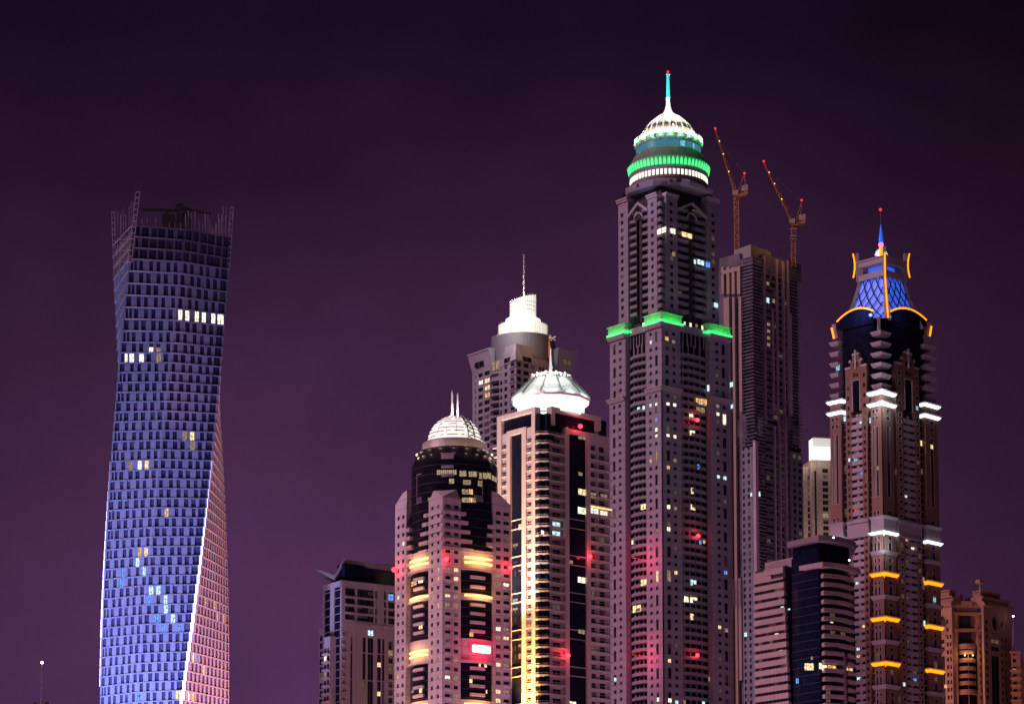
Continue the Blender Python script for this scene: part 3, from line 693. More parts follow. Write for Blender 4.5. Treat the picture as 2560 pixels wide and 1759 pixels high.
    lits = [(1015, 1361, 'pale'), (994, 1487, 'cool'), (994, 1688, 'amber'), (1092, 1421, 'amber'), (1093, 1443, 'amber'), (1120, 1423, 'dim'), (1141, 1424, 'warm'), (1141, 1446, 'warm'),
            (1118, 1486, 'warm'), (1139, 1490, 'dim'), (1118, 1508, 'dim'), (1139, 1512, 'dim'), (1266, 1459, 'pale'), (1245, 1437, 'dim'), (1245, 1458, 'dim'), (1244, 1570, 'pale'), (1261, 1570, 'dim'),
            (1244, 1593, 'dim'), (1261, 1593, 'warm'), (1244, 1662, 'warm'), (1261, 1664, 'dim'), (1117, 1692, 'pale'), (1139, 1695, 'dim'), (1244, 1731, 'warm'), (1260, 1731, 'dim'), (1244, 1752, 'warm'),
            (1139, 1651, 'dim'), (1092, 1510, 'amber'), (1091, 1577, 'dim'), (1079, 1490, 'dim'), (1090, 1696, 'dim'), (1091, 1650, 'dim'), (1140, 1743, 'dim')]
    def cyl(x0, x1, y0, y1, k):     # room behind the round glass
        for i in range(max(1, int((x1 - x0) / 9))):
            n = max(1, int((x1 - x0) / 9)); xa, xb = x0 + (x1 - x0) * i / n, x0 + (x1 - x0) * (i + 1) / n - 1
            xm = (xa + xb) / 2; rr = (r1 if y0 > 1172 else r2) + .14
            s = max(-.98, min(.98, (at(xm, y0, Dc - 14)[0] - c[0]) / rr)); a = math.asin(s)
            f = Face((c[0] + rr * sin(a), c[1] - rr * cos(a)), (cos(a), sin(a)), (sin(a), -cos(a)))
            W.append([f, f.t(xa, y0), f.t(xb, y0), f.z(xm, y1), f.z(xm, y0), 0, k])
    for q in ((1092, 1142, 1174, 1186, 'soft'), (1149, 1167, 1176, 1190, 'soft'), (1172, 1193, 1178, 1191, 'soft'), (1198, 1228, 1181, 1196, 'soft'), (1230, 1243, 1190, 1202, 'soft'), (1123, 1136, 1196, 1208, 'soft'),
              (1158, 1178, 1199, 1211, 'dim'), (1195, 1206, 1201, 1215, 'dim'), (1155, 1172, 1222, 1235, 'dim'), (1173, 1183, 1222, 1235, 'amber'), (1155, 1172, 1243, 1255, 'soft'), (1172, 1182, 1243, 1255, 'amber'), (1182, 1191, 1244, 1255, 'soft'),
              (1070, 1080, 1243, 1251, 'dim'), (1136, 1143, 1238, 1250, 'dim'), (1028, 1042, 1452, 1463, 'amber'), (1046, 1058, 1447, 1456, 'pale'), (1047, 1057, 1558, 1571, 'warm'), (1174, 1184, 1580, 1590, 'amber'), (1048, 1056, 1719, 1731, 'warm'),
              (1197, 1203, 1655, 1665, 'warm'), (1211, 1218, 1656, 1667, 'warm'), (1174, 1182, 1696, 1706, 'warm'), (1222, 1240, 1357, 1368, 'amber'), (1240, 1256, 1358, 1371, 'warm'), (1029, 1035, 1724, 1731, 'dim'), (1215, 1219, 1723, 1732, 'warm')): cyl(*q)
    windows(root, W, lits, dark='brglass')
    # pale hanging frames on the crown drum
    fr = MB()
    for x, s in ((1042, 1), (1206, -1)):
        a = math.asin(max(-.98, min(.98, (at(x, 1200, Dc - 12)[0] - c[0]) / (r1 + .3)))); q = lambda z: (c[0] + (r1 + .35) * sin(a), c[1] - (r1 + .35) * cos(a), z)
        fr.bar(q(zc(1272)), q(zc(1200)), .22)
        a2 = a + s * .16; fr.bar(q(zc(1200)), (c[0] + (r1 + .35) * sin(a2), c[1] - (r1 + .35) * cos(a2), zc(1200)), .22)
        for j in range(4):
            a3 = a - s * (-.03 - .05 * j) ; fr.bar((c[0] + (r1 + .35) * sin(a3), c[1] - (r1 + .35) * cos(a3), zc(1272)), (c[0] + (r1 + .35) * sin(a3 - .03), c[1] - (r1 + .35) * cos(a3 - .03), zc(1257)), .25)
    for ya, yb in ((1156, 1170), (1186, 1193), (1207, 1214)): fr.arc(c, r1 - .6, r1 + .35, zc(yb), zc(ya), -pi / 2 - .28, -pi / 2 + .0, 6)
    fr.build('crown_frame', M['f_bal'], root)
    for x, y, fc in ((991, 1424, L), (1112, 1398, R), (1272, 1419, R)):
        t, z = fc.tz(x, y); beacon(root, fc.P(t, z, 1.0), .95, 800, off=(0, -2.2, 0))
    # red-rimmed lit sign in the right bay
    sz = (zr(1607) + zr(1629)) / 2; sh = (zr(1607) - zr(1629)) / 2; rs = r1 + 1.5; sp = (c[0] + cos(aR) * rs, c[1] + sin(aR) * rs, sz)
    sg = thing('illuminated_sign', sp, 'white glowing sign with a red rim on the beige dome tower', 'sign')
    def plate(r0, r1_, hw, hh, k=10):
        b = MB(); pts = []
        for sx, sy, a0 in ((1, 1, 0), (-1, 1, 90), (-1, -1, 180), (1, -1, 270)):
            for i in range(4): t = radians(a0 + i * 30); pts.append((sx * (hw - .6) + .6 * cos(t), sy * (hh - .6) + .6 * sin(t)))
        tx = (-sin(aR), cos(aR)); base = [(c[0] + cos(aR) * r0 + tx[0] * p[0], c[1] + sin(aR) * r0 + tx[1] * p[0], sz + p[1]) for p in pts]
        top = [(q[0] + cos(aR) * (r1_ - r0), q[1] + sin(aR) * (r1_ - r0), q[2]) for q in base]; n = len(pts)
        b.add(base + top, [tuple(range(n)), tuple(range(n, 2 * n))] + [(i, (i + 1) % n, n + (i + 1) % n, n + i) for i in range(n)]); return b
    plate(r1 + .8, r1 + 1.5, 4.35, sh + .1).build('sign_rim', M['signred'], sg); plate(r1 + 1.45, r1 + 1.8, 4.0, sh - .25).build('sign_face', M['signwhite'], sg)
    lamp('sign_light', 'AREA', (c[0] + cos(aR) * (r1 + 5), c[1] + sin(aR) * (r1 + 5), sz), 800, (1, .02, .08), sg, 10, (c[0], c[1], sz - 1), sy=6)
dome_tower()

# ------------------------------------------------------------------ cream tower with a lantern roof
def lantern_tower():
    D = 1000.0; L, R = corner(1358, 1200, D, 41)
    root = thing('lantern_roof_tower', (L.O[0], L.O[1], 0), 'cream framed tower with white floodlit lantern roof, spire and amber-lit pillars', 'apartment tower')
    tl, tr = lambda x: L.t(x, 1200), lambda x: R.t(x, 1200)
    wl, W, bal, gl, ln = MB(), [], [], MB(), MB()
    zL, zR = L.z(1340, 1016), R.z(1377, 1016); zt = (zL + zR) / 2; zlo = R.z(1358, 1790)
    rz_, dz = floors(R, 1358, 1081, 23.05, 1790)
    tle, tre = tl(1243), tr(1503)
    body(root, L, R, tle, tre, 0, zt - 6, 2.6, M['f_dark'], cham=4)
    H = lambda fc, xa, xb, ya, yb, d0, d1, mb=None: fc.box(mb or wl, fc.t(xa, 1200), fc.t(xb, 1200), yb, ya, d0, d1)
    B = 11.5 * D / FP
    # left face
    H(L, 1255, 1244.5, zt, 0, -2.4, .5); H(L, 1340, 1331, zt, 0, -2.4, .5); H(L, 1331, 1255, zt, zt - B, -2.4, .5)
    zi = L.z(1290, 1073); H(L, 1276.5, 1267.5, zi, 0, -2.4, .3); H(L, 1316, 1305.5, zi, 0, -2.4, .3); H(L, 1305.5, 1276.5, zi, zi - 1.9, -2.4, .3)
    H(L, 1331, 1255, zt - B, zi - .3, -2.4, -1.2, gl)
    H(L, 1305.5, 1276.5, zi - 1.9, 0, -1.6, -.7, gl)
    # right face
    H(R, 1377, 1386, zt, R.z(1380, 1062), -2.4, .5); H(R, 1491, 1501, zt, R.z(1495, 1075), -2.4, .5); H(R, 1386, 1491, zt, zt - B, -2.4, .5)
    zj = R.z(1440, 1075); H(R, 1412, 1422, zj, 0, -2.4, .3); H(R, 1466, 1475.5, zj, 0, -2.4, .3); H(R, 1422, 1466, zj, zj - 1.9, -2.4, .3)
    H(R, 1386, 1491, zt - B, zj - .3, -2.4, -1.2, gl); H(R, 1422, 1466, zj - 1.9, 0, -1.6, -.7, gl)
    H(R, 1501, 1520, R.z(1510, 1050), R.z(1510, 1088), -4, -.8, gl)
    # recessed dark corner box under the roof
    H(L, 1340, 1358, R.z(1358, 1030), rz_[0] - 2, -6, -2, gl); H(R, 1358, 1378, R.z(1358, 1030), rz_[0] - 2, -6, -2, gl)
    rows = [(z - 2.15, z - .75) for z in rz_]
    column(wl, W, L, tl(1268), tl(1255), 0, rz_[0] + dz, tl(1266.5), tl(1256), rows, -.2, .6, 2); column(wl, W, L, tl(1331), tl(1316), 0, rz_[0] + dz, tl(1330), tl(1317.5), rows, -.2, .6, 2)
    for z in rz_:
        for xa, xb in ((1267.5, 1255.5), (1330.5, 1316.5)):
            b = MB(); L.box(b, tl(xa), tl(xb), z - 2.95, z - 2.55, -.2, .35); L.box(b, tl(xa), tl(xb), z - 1.85, z - 1.75, .25, .33); bal.append(b)
    # corner zone: dark corner glazing, pale wall with window, ledges wrapping the corner
    H(L, 1337, 1358, rz_[0] - 1, 0, -3.2, -1.8, gl); H(R, 1358, 1375, rz_[0] - 1, 0, -3.2, -1.8, gl)
    column(wl, W, R, tr(1375.5), tr(1412), 0, rz_[0] - .6, tr(1386), tr(1406), [(z - 3.1, z - 1.2) for z in rz_], -1.2, .4, 2)
    for z in rz_:
        b = MB(); tA, tB = tl(1339), tr(1411.5)
        P = lambda a, c_: (L.O[0] + L.u[0] * a + R.u[0] * c_, L.O[1] + L.u[1] * a + R.u[1] * c_)
        ch = 2.2; b.prism([P(tA, -.55), P(ch, -.55), P(-.55, ch), P(-.55, tB), P(3, tB), P(3, 3), P(tA, 3)], z - .32, z + .32)
        b.prism([P(tA, -.5), P(ch, -.5), P(-.5, ch), P(-.5, tB), P(-.4, tB), P(-.4, ch), P(ch, -.4), P(tA, -.4)], z + .9, z + 1.02); bal.append(b)
    # right flank: recessed balconies
    column(wl, W, R, tr(1475.5), tr(1492), 0, R.z(1484, 1082), tr(1477), tr(1491), [(z - 2.9, z - .7) for z in rz_], -.5, .9, 2)
    column(wl, W, R, tr(1492), tr(1526.5), 0, R.z(1508, 1086), tr(1501.5), tr(1516), [(z - 2.9, z - .5) for z in rz_], -.9, .7, 3)
    for z in rz_[1:]:
        b = MB(); R.box(b, tr(1475.5), tr(1528), z - 3.35, z - 2.9, -1, .55); R.box(b, tr(1475.5), tr(1526), z - 1.95, z - 1.85, .45, .53); bal.append(b)
    for z in rz_[:18]:
        b = MB(); L.box(b, tl(1245), tl(1232), z - 1.4, z - .9, -2, .4); bal.append(b)
    wl.build('wall_frame', M['e_wall'], root); gl.build('curtain_glass', M['e_dark'], root); many(root, 'balcony', bal, M['e_wall'], 100)
    # paired pale floor lines across the glass shafts
    for k in range(0, 60, 4):
        for j in (0, 1):
            z = rz_[0] - dz * (8.75 + k + j)
            if z > zlo:
                L.box(ln, tl(1305.5), tl(1276.5), z - .16, z + .16, -.7, -.3); R.box(ln, tr(1422), tr(1466), z - .12, z + .12, -.7, -.35)
    many(root, 'floor_line', ln.pieces(), M['e_wall'])
    rnd = random.Random(2)
    for k in range(22):      # rooms behind the left glass shaft, some curtains catching light
        for j in (0, 1):
            if rnd.random() < .6: W.append([L, tl(1305 - 14 * j), tl(1293 - 14 * j), rz_[0] - dz * (k + 9) + .5, rz_[0] - dz * (k + 9) + 2.6, -.64, None])
    for q in ((1446, 1465, 1083, 1098, 'dim'), (1446, 1465, 1222, 1237, 'warm'), (1445, 1465, 1268, 1284, 'pale'), (1446, 1456, 1180, 1188, 'dim'), (1445, 1463, 1442, 1456, 'pale'), (1446, 1462, 1573, 1583, 'dim'), (1420, 1440, 1752, 1762, 'pale'), (1424, 1432, 1400, 1408, 'dim')):
        pane(W, R, *q, d=-.6)
    for q in ((1474, 1495, 1270, 1286, 'pale'), (1501, 1518, 1277, 1288, 'pale'), (1475, 1490, 1231, 1243, 'dim'), (1502, 1518, 1235, 1246, 'dim')): pane(W, R, *q, d=-.1)
    for q in ((1353, 1370, 1326, 1336, 'pale'), (1366, 1373, 1305, 1315, 'warm')): pane(W, R, *q, d=-1.7)
    windows(root, W, [(1396, 1312, 'cool'), (1396, 1334, 'cool'), (1324, 1556, 'dim'), (1304, 1322, 'warm')], n=100)
    lb = MB(); R.box(lb, tr(1475), tr(1527), R.z(1500, 1271), R.z(1500, 1269), .55, .75); lb.build('light_bar', M['goldbar'], root)
    # lantern roof: twelve-sided drum, flared lip, louvred slopes with dark ribs, crown of posts, spire
    cc = centre(L, R, tle, tre); Dc = cc[1] - 2; px = Dc / FP; c = (at(1377, 1000, Dc)[0], Dc); z = lambda y: at(1377, y, Dc)[2]
    n = 12; ro = pi / 12
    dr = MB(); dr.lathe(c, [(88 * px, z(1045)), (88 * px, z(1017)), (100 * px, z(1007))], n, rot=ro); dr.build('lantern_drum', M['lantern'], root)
    lp = MB(); lp.lathe(c, [(100 * px, z(1008)), (104 * px, z(1004)), (104 * px, z(1002)), (102 * px, z(998.5)), (100 * px, z(998))], n, rot=ro); lp.build('lantern_lip', M['white'], root)
    sl = MB()
    for i in range(n):
        a0, a1 = ro + 2 * pi * i / n + .035, ro + 2 * pi * (i + 1) / n - .035
        for k in range(11):
            f0, f1 = k / 11, (k + .62) / 11
            rr = lambda f: (101.5 - (101.5 - 51) * f) * px; zz = lambda f: z(998) + (z(948) - z(998)) * f
            sl.quad(*[(c[0] + rr(f) * cos(a), c[1] + rr(f) * sin(a), zz(f) + o) for f, a, o in ((f0, a0, .25), (f0, a1, .25), (f1, a1, 0), (f1, a0, 0))])
    sl.build('louvred_slope', M['white'], root)
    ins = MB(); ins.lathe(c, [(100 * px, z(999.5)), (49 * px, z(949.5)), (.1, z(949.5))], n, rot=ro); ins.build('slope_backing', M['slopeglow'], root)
    for i in range(n):
        a = ro + 2 * pi * i / n
        p = lambda r, zz: (c[0] + r * px * cos(a), c[1] + r * px * sin(a), zz)
        b = MB(); b.bar(p(102.5, z(998) + .2), p(51.5, z(947)), .36); b.build('roof_rib', M['rib'], root)
    for i in range(2 * n):
        a = ro + pi * i / n; p = lambda r, zz: (c[0] + r * px * cos(a), c[1] + r * px * sin(a), zz)
        b = MB(); b.bar(p(51, z(950)), p(49.5, z(938 if i % 2 == 0 else 942)), .5); b.build('crown_post', M['white'], root)
    rg = MB()
    for zz in (z(946), z(942)): rg.lathe(c, [(49.5 * px, zz - .15), (50.5 * px, zz - .15), (50.5 * px, zz + .15), (49.5 * px, zz + .15), (49.5 * px, zz - .15)], 2 * n, rot=ro)
    rg.build('crown_rail', M['white'], root)
    sp = MB(); sp.lathe(c, [(6 * px, z(950)), (5.6 * px, z(940)), (3.6 * px, z(905)), (1.5 * px, z(872)), (.02, z(866))], 10); sp.build('spire', M['white'], root)
    for i in range(n):
        a = ro + 2 * pi * (i + .5) / n
        if sin(a) < .4: lamp('roof_light', 'POINT', (c[0] + 106 * px * cos(a), c[1] + 106 * px * sin(a), z(990)), 650, (.93, 1, .96), root, .6)
    lamp('roof_light', 'POINT', (c[0] - 4, c[1] - 12, z(943)), 4500, (1, .95, .88), root, .5); lamp('roof_light', 'POINT', (c[0] + 5, c[1] - 12, z(943)), 3500, (.9, 1, .95), root, .5)
    for x, y, fc in ((1447, 1066, R), (1471, 1391, R), (1416, 1638, R)):
        t, zz = fc.tz(x, y); beacon(root, fc.P(t, zz, .9), .9, 800, off=(0, -2.4, 0))
    # amber floodlights grazing the left pillars
    lamp('floodlight', 'SPOT', (L.P(tl(1318), 0, 10)[0], L.P(tl(1318), 0, 10)[1], zlo - 18), 1.7e6, (1, .43, .09), root, 1, (L.P(tl(1322), 0, 0)[0], L.P(tl(1322), 0, 0)[1], zlo + 38), 40, 1.0)
    lamp('floodlight', 'SPOT', (L.P(tl(1290), 0, 30)[0], L.P(tl(1290), 0, 30)[1], zlo + 10), 7.0e5, (1, .68, .52), root, 2, (L.P(tl(1290), 0, 0)[0], L.P(tl(1290), 0, 0)[1], zt - 14), 60)
lantern_tower()

# ------------------------------------------------------------------ grey-lilac tower behind with white tiers
def tier_tower():
    D = 1260.0; L, R = corner(1290, 1000, D, 38)
    root = thing('white_tier_tower', (L.O[0], L.O[1], 0), 'grey lilac tower crowned by white glowing drum tiers and a thin mast', 'apartment tower')
    tl, tr = lambda x: L.t(x, 1000), lambda x: R.t(x, 1000)
    tle, tre = tl(1181), tr(1432); zlo = R.z(1290, 1300); rz_, dz = floors(R, 1290, 904, 18.4, 1180)
    body(root, L, R, tle, tre, 0, L.z(1230, 905), 1.4, M['f_dark'])
    wl, W, bal = MB(), [], []
    zt = R.z(1290, 890)
    def col(fc, xa, xb, w0, w1, hh=1.6, ztop=None, d=0.0, dep=.4): column(wl, W, fc, fc.t(xa, 1000), fc.t(xb, 1000), 0, ztop or zt, fc.t(w0, 1000), fc.t(w1, 1000), [(z - hh / 2 - .9, z + hh / 2 - .9) for z in rz_], d, dep, 2)
    col(L, 1290, 1272, 1286, 1277, 2.0); col(L, 1272, 1259, 1268, 1261, 2.0); col(L, 1259, 1248, 1256, 1250, 2.0)
    col(L, 1248, 1226, 1246, 1229, 2.2, d=-.6, dep=1); col(L, 1226, 1209, 1224, 1211, 2.2); col(L, 1209, 1194, 1207, 1196, 2.0); col(L, 1194, 1181, 1190, 1188, 1.8)
    for z in rz_:
        b = bow(L, tl(1249), tl(1226), z - 3.0, z - 1.9, -.5, 0, 1.6); bal.append(b)
        b = MB(); L.box(b, tl(1288), tl(1275), z - 2.5, z - 1.9, 0, .6); bal.append(b)
        b = MB(); R.box(b, tr(1342), tr(1366), z - 3.0, z - 2.0, 0, 1.0); bal.append(b)
        b = bow(R, tr(1376), tr(1398), z - 3.0, z - 1.9, -.5, 0, 1.4); bal.append(b)
    for xa, xb in ((1290, 1306), (1306, 1325), (1325, 1343), (1343, 1372), (1372, 1400), (1400, 1420), (1420, 1432)): col(R, xa, xb, xa + 3, xb - 3, 2.2)
    # flared head: splayed parapets at the two far corners, gabled centre with pyramid
    zc1, zc0 = L.z(1175, 892), L.z(1181, 934)
    for fc, te, tin in ((L, tle, tl(1228)), (R, tre, tr(1392))):
        f = 2.4
        wl.add([fc.P(tin, zc0, 0), fc.P(te, zc0, 0), fc.P(te, zc0, -12), fc.P(tin, zc0, -12), fc.P(tin, zc1, f * .5), fc.P(te + f, zc1, f * .5), fc.P(te + f, zc1, -12), fc.P(tin, zc1, -12)],
               [(3, 2, 1, 0), (4, 5, 6, 7), (0, 1, 5, 4), (1, 2, 6, 5), (2, 3, 7, 6), (3, 0, 4, 7)])
        fc.box(wl, tin, te + f, zc1 - .02, zc1 + .9, -12, f * .5 + .3)
        W.append([fc, tin + (te - tin) * .35, tin + (te - tin) * .8, zc0 + 2, zc0 + 4.6, 1.0, None])
    za, zb_ = R.z(1288, 858), R.z(1288, 902)
    for fc, te, zx in ((L, tl(1259), -2.6), (R, tr(1331), -2.2)):
        wl.add([fc.P(0, zb_, .3), fc.P(te, zb_, .3), fc.P(te, za + zx, .3), fc.P(0, za, .3), fc.P(0, zb_, -9), fc.P(te, zb_, -9), fc.P(te, za + zx, -9), fc.P(0, za, -9)],
               [(0, 1, 2, 3), (5, 4, 7, 6), (1, 5, 6, 2), (4, 0, 3, 7), (3, 2, 6, 7)])
        W.append([fc, te * .28, te * .92, zb_ + .6, zb_ + 3.0, .36, None])
    for fc, ta, tb in ((L, tl(1228), tl(1259)), (R, tr(1331), tr(1370))):
        fc.box(wl, ta, tb, zb_ - 6, zb_ + 3.4, -3, -.2)
        for i in range(5):
            for j in (0, 1): W.append([fc, ta + (tb - ta) * (i + .2) / 5, ta + (tb - ta) * (i + .75) / 5, zb_ - 2.5 + 2.6 * j, zb_ - .6 + 2.6 * j, -.14, None])
    P = lambda a, c_, zz: (L.O[0] + L.u[0] * a + R.u[0] * c_, L.O[1] + L.u[1] * a + R.u[1] * c_, zz)
    zp0, zp1 = R.z(1288, 899), R.z(1288, 863); py = MB()
    py.add([P(-1, -1, zp0), P(-1, 4.0, zp0), P(4.0, -1, zp0), P(-.6, -.6, zp1), P(-.6, .5, zp1), P(.5, -.6, zp1)], [(0, 1, 4, 3), (2, 0, 3, 5), (3, 4, 5), (1, 2, 5, 4), (0, 2, 1)])
    py.build('pyramid', M['f_trim'], root)
    wl.build('wall', M['d_wall'], root); many(root, 'balcony', bal, M['d_wall'], 70)
    for q in ((1228, 1248, 905, 925, 'dim'),): pane(W, L, *q, d=.1)
    windows(root, W, [(1202, 951, 'pale'), (1217, 949, 'warm'), (1217, 965, 'warm'), (1217, 980, 'amber')], n=100)
    Dc = centre(L, R, tle, tre)[1]; px = Dc / FP; c = (at(1307.5, 850, Dc)[0], Dc); z = lambda y: at(1307.5, y, Dc)[2]
    b = MB(); b.lathe(c, [(82 * px, z(925)), (82 * px, z(852)), (80 * px, z(850)), (60 * px, z(850))], 56); b.build('grey_drum', M['d_drum'], root)
    rl = MB()
    for i in range(90):
        a = 2 * pi * i / 90; rl.bar((c[0] + 80.5 * px * cos(a), c[1] + 80.5 * px * sin(a), z(851)), (c[0] + 80.5 * px * cos(a), c[1] + 80.5 * px * sin(a), z(847)), .10)
    rl.build('roof_railing', M['white'], root)
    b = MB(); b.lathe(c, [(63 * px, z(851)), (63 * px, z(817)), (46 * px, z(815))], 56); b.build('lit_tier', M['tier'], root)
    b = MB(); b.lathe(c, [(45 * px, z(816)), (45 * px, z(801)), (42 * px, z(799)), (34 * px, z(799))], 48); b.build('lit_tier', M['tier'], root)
    # top drum cut on a slant
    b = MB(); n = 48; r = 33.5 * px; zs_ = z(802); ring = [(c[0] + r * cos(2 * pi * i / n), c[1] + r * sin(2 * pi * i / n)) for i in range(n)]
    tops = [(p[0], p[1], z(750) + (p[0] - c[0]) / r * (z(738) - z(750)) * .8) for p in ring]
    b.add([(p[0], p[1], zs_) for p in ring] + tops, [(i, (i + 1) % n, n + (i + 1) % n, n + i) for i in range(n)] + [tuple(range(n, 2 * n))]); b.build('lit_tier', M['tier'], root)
    fn = MB()
    for i in range(72):
        a = 2 * pi * i / 72; x, y = cos(a), sin(a)
        fn.bar((c[0] + 63.6 * px * x, c[1] + 63.6 * px * y, z(850)), (c[0] + 63.6 * px * x, c[1] + 63.6 * px * y, z(814)), .13)
        if i % 2 == 0:
            zt_ = z(750) + x * (z(738) - z(750)) * .8
            fn.bar((c[0] + 34 * px * x, c[1] + 34 * px * y, z(800)), (c[0] + 34 * px * x, c[1] + 34 * px * y, zt_ + 1.0), .10)
    for y in (760, 770, 780): fn.lathe(c, [(33.6 * px, z(y) - .1), (34 * px, z(y) - .1), (34 * px, z(y) + .1), (33.6 * px, z(y) + .1)], 48)
    fn.build('screen_fin', M['f_trim'], root)
    b = MB(); b.bar((c[0] + .5, c[1], z(760)), (c[0] + .5, c[1], z(635)), .48, w2=.40, n=10); b.build('mast', M['d_wall'], root)
    lamp('mast_light', 'POINT', (c[0] - 3, c[1] - 6, z(740)), 9000, (1, .95, .85), root, .5)
    lamp('drum_light', 'POINT', (c[0] - 8, c[1] - 30, z(838)), 12000, (1, .97, .88), root, 1)
tier_tower()
# ------------------------------------------------------------------ tallest tower with green bands and a lit dome
def green_tower():
    D = 1100.0; L, R = corner(1656, 1200, D, 39.5)
    root = thing('green_crown_tower', (L.O[0], L.O[1], 0), 'tallest skyscraper, with green lit bands, white ribbed dome and turquoise spire', 'skyscraper')
    tl, tr = lambda x, y=1200: L.t(x, y), lambda x, y=1200: R.t(x, y)
    tle, tre = tl(1526), tr(1826); C = centre(L, R, tle, tre)
    wl, W, bal, dk, trm = MB(), [], [], MB(), MB()
    zcor = R.z(1656, 967); zg0, zg1 = R.z(1656, 805), R.z(1656, 778); ztop = R.z(1656, 474); zlo = R.z(1656, 1790)
    fh = 20.75 * D / FP; zF = R.z(1656, 978)
    body(root, L, R, tle, tre, 0, zg1 - 1, 3.4, M['f_dark']); 
    up = 3.0   # upper shaft stands back
    # four corner piers, two window columns on each face: tall/square alternating, and small
    def pier(fc, te, xa, xb, cols, z0, z1, d):
        xs = [xa] + [(cols[0][1] + cols[1][0]) / 2, xb] if len(cols) == 2 else [xa, xb]
        for i, (w0, w1, kind) in enumerate(cols):
            rows = []
            for k in range(-16, 48):
                zz = zF - k * fh
                if kind == 's': rows.append((zz - 2.1, zz - .65))
                elif k % 3 == 0: rows.append((zz - 2.2, zz - .6))
                elif k % 3 == 1: rows.append((zz - fh - 2.1, zz - .9))
            column(wl, W, fc, fc.t(xs[i], 1200), fc.t(xs[i + 1], 1200), z0, z1, fc.t(w0, 1200), fc.t(w1, 1200), rows, d, .3, 3)
    for z0, z1, d in ((0, zcor, .4), (zcor, zg0, 0)):
        pier(L, 0, 1656, 1617, [(1646, 1640, 't'), (1631.5, 1625.5, 's')], z0, z1, d)
        pier(L, 0, 1565, 1526, [(1555, 1549, 's'), (1540.5, 1534.5, 't')], z0, z1, d)
        pier(R, 0, 1656, 1703.5, [(1665.5, 1674, 't'), (1683, 1691, 's')], z0, z1, d)
        pier(R, 0, 1777, 1826, [(1791, 1799, 's'), (1807, 1815.5, 't')], z0, z1, d)
    P = lambda a, c_, zz=0: (L.O[0] + L.u[0] * a + R.u[0] * c_, L.O[1] + L.u[1] * a + R.u[1] * c_, zz)
    # cornices under the upper stage
    for zc_, oh in ((zcor, 1.0), (zg0 - .5, .9)):
        for h0, h1, o in ((-1.5, -.9, .5), (-.9, 0, .8), (0, .5, 1.15)):
            o *= oh
            for fc, a, b_ in ((L, -o, tl(1617)), (L, tl(1565), tle + o), (R, -o, tr(1703.5)), (R, tr(1777), tre + o)): fc.box(trm, a, b_, zc_ + h0, zc_ + h1, -.6, o + .4)
    many(root, 'cornice', trm.pieces(), M['f_trim'])
    # recessed bays with bowed balconies, each storey
    zz = zF + fh * 7 + .6; 
    while zz > zlo:
        if zz < zg0 - 6:
            for fc, xa, xb in ((L, 1613.5, 1569), (R, 1705.5, 1773.5)): bal.append(bow(fc, fc.t(xa, 1200), fc.t(xb, 1200), zz - fh + .1, zz - fh + 1.45, -3.0, -1.8, 1.5))
        zz -= fh
    bw = MB()
    for fc, xa, xb in ((L, 1616, 1566), (R, 1704.5, 1776)):
        ta, tb = fc.t(xa, 1200), fc.t(xb, 1200); fc.box(dk, ta, tb, 0, zg1 - 4, -3.2, -2.7)
        for k in range(1, 5):
            t = ta + (tb - ta) * k / 5; fc.box(bw, t - .35, t + .35, 0, zg0 - 6, -2.7, -2.4)
    many(root, 'bay_pier', bw.pieces(), M['f_side'])
    many(root, 'bay_recess', dk.pieces(), M['c_dark'])
    # transfer storey between the green boxes
    tb_ = MB()
    for fc, xa, xb in ((L, 1617, 1565), (R, 1703.5, 1777)):
        fc.box(tb_, fc.t(xa, 1200), fc.t(xb, 1200), zg0 - 1.5, zg1 - 3.2, -3, -1.3)
        for k in range(7):
            t = fc.t(xa, 1200) + (fc.t(xb, 1200) - fc.t(xa, 1200)) * (k + .5) / 7; fc.box(tb_, t - .2, t + .2, zg0 - 7, zg0 - 1.5, -2.6, -2.2)
    many(root, 'transfer_storey', tb_.pieces(), M['f_side'])
    # green lit boxes on the four corners (three in view): fluted, glowing from their lower edge
    def gbox(a0, a1, c0, c1):
        o = 1.0; gb_, cap = MB(), MB(); z0, z1 = zg0 + .2, zg1 - 1.1
        poly = lambda e: [P(a0 - e, c0 - e)[:2], P(a0 - e, c1 + e)[:2], P(a1 + e, c1 + e)[:2], P(a1 + e, c0 - e)[:2]]
        cap.prism(poly(.5), z0, z1 + .2); cap.build('box_core', M['f_trim'], root)
        fl_ = MB()
        for fc, t0, t1 in ((L, a0, a1), (R, c0, c1)):
            base = .0
            n = int((t1 - t0) / .75)
            dd = (-c0 if fc is L else -a0) + .55
            for i in range(n): fc.box(fl_, t0 + (t1 - t0) * (i + .15) / n, t0 + (t1 - t0) * (i + .8) / n, z0 + .5, z1 - .3, dd - .3, dd + .12)
        fl_.build('green_screen', M['g_screen'], root)
        led = MB()
        for e0, e1, za, zb_ in ((.45, 1.05, z0 - .1, z0 + .75),): led.prism(poly(e1), za, zb_)
        led.build('green_light_strip', M['green_hi'], root)
        hd_ = MB(); hd_.prism(poly(.8), z1 + .2, z1 + .45); hd_.prism(poly(1.0), z1 + .45, z1 + .8); hd_.build('green_cornice', M['g_screen'], root)
        for fc, t0, t1 in ((L, a0, a1), (R, c0, c1)):
            dd = (-c0 if fc is L else -a0) + 2.3; tm = (t0 + t1) / 2; lamp('green_wash_light', 'AREA', fc.P(tm, z0 - .2, dd), 420, (.03, 1, .14), root, t1 - t0, fc.P(tm, z1, dd - 2.0), sy=.4)
    gbox(0, tl(1617), 0, tr(1703.5)); gbox(tl(1565), tle, 0, 6); gbox(0, 6, tr(1777), tre)
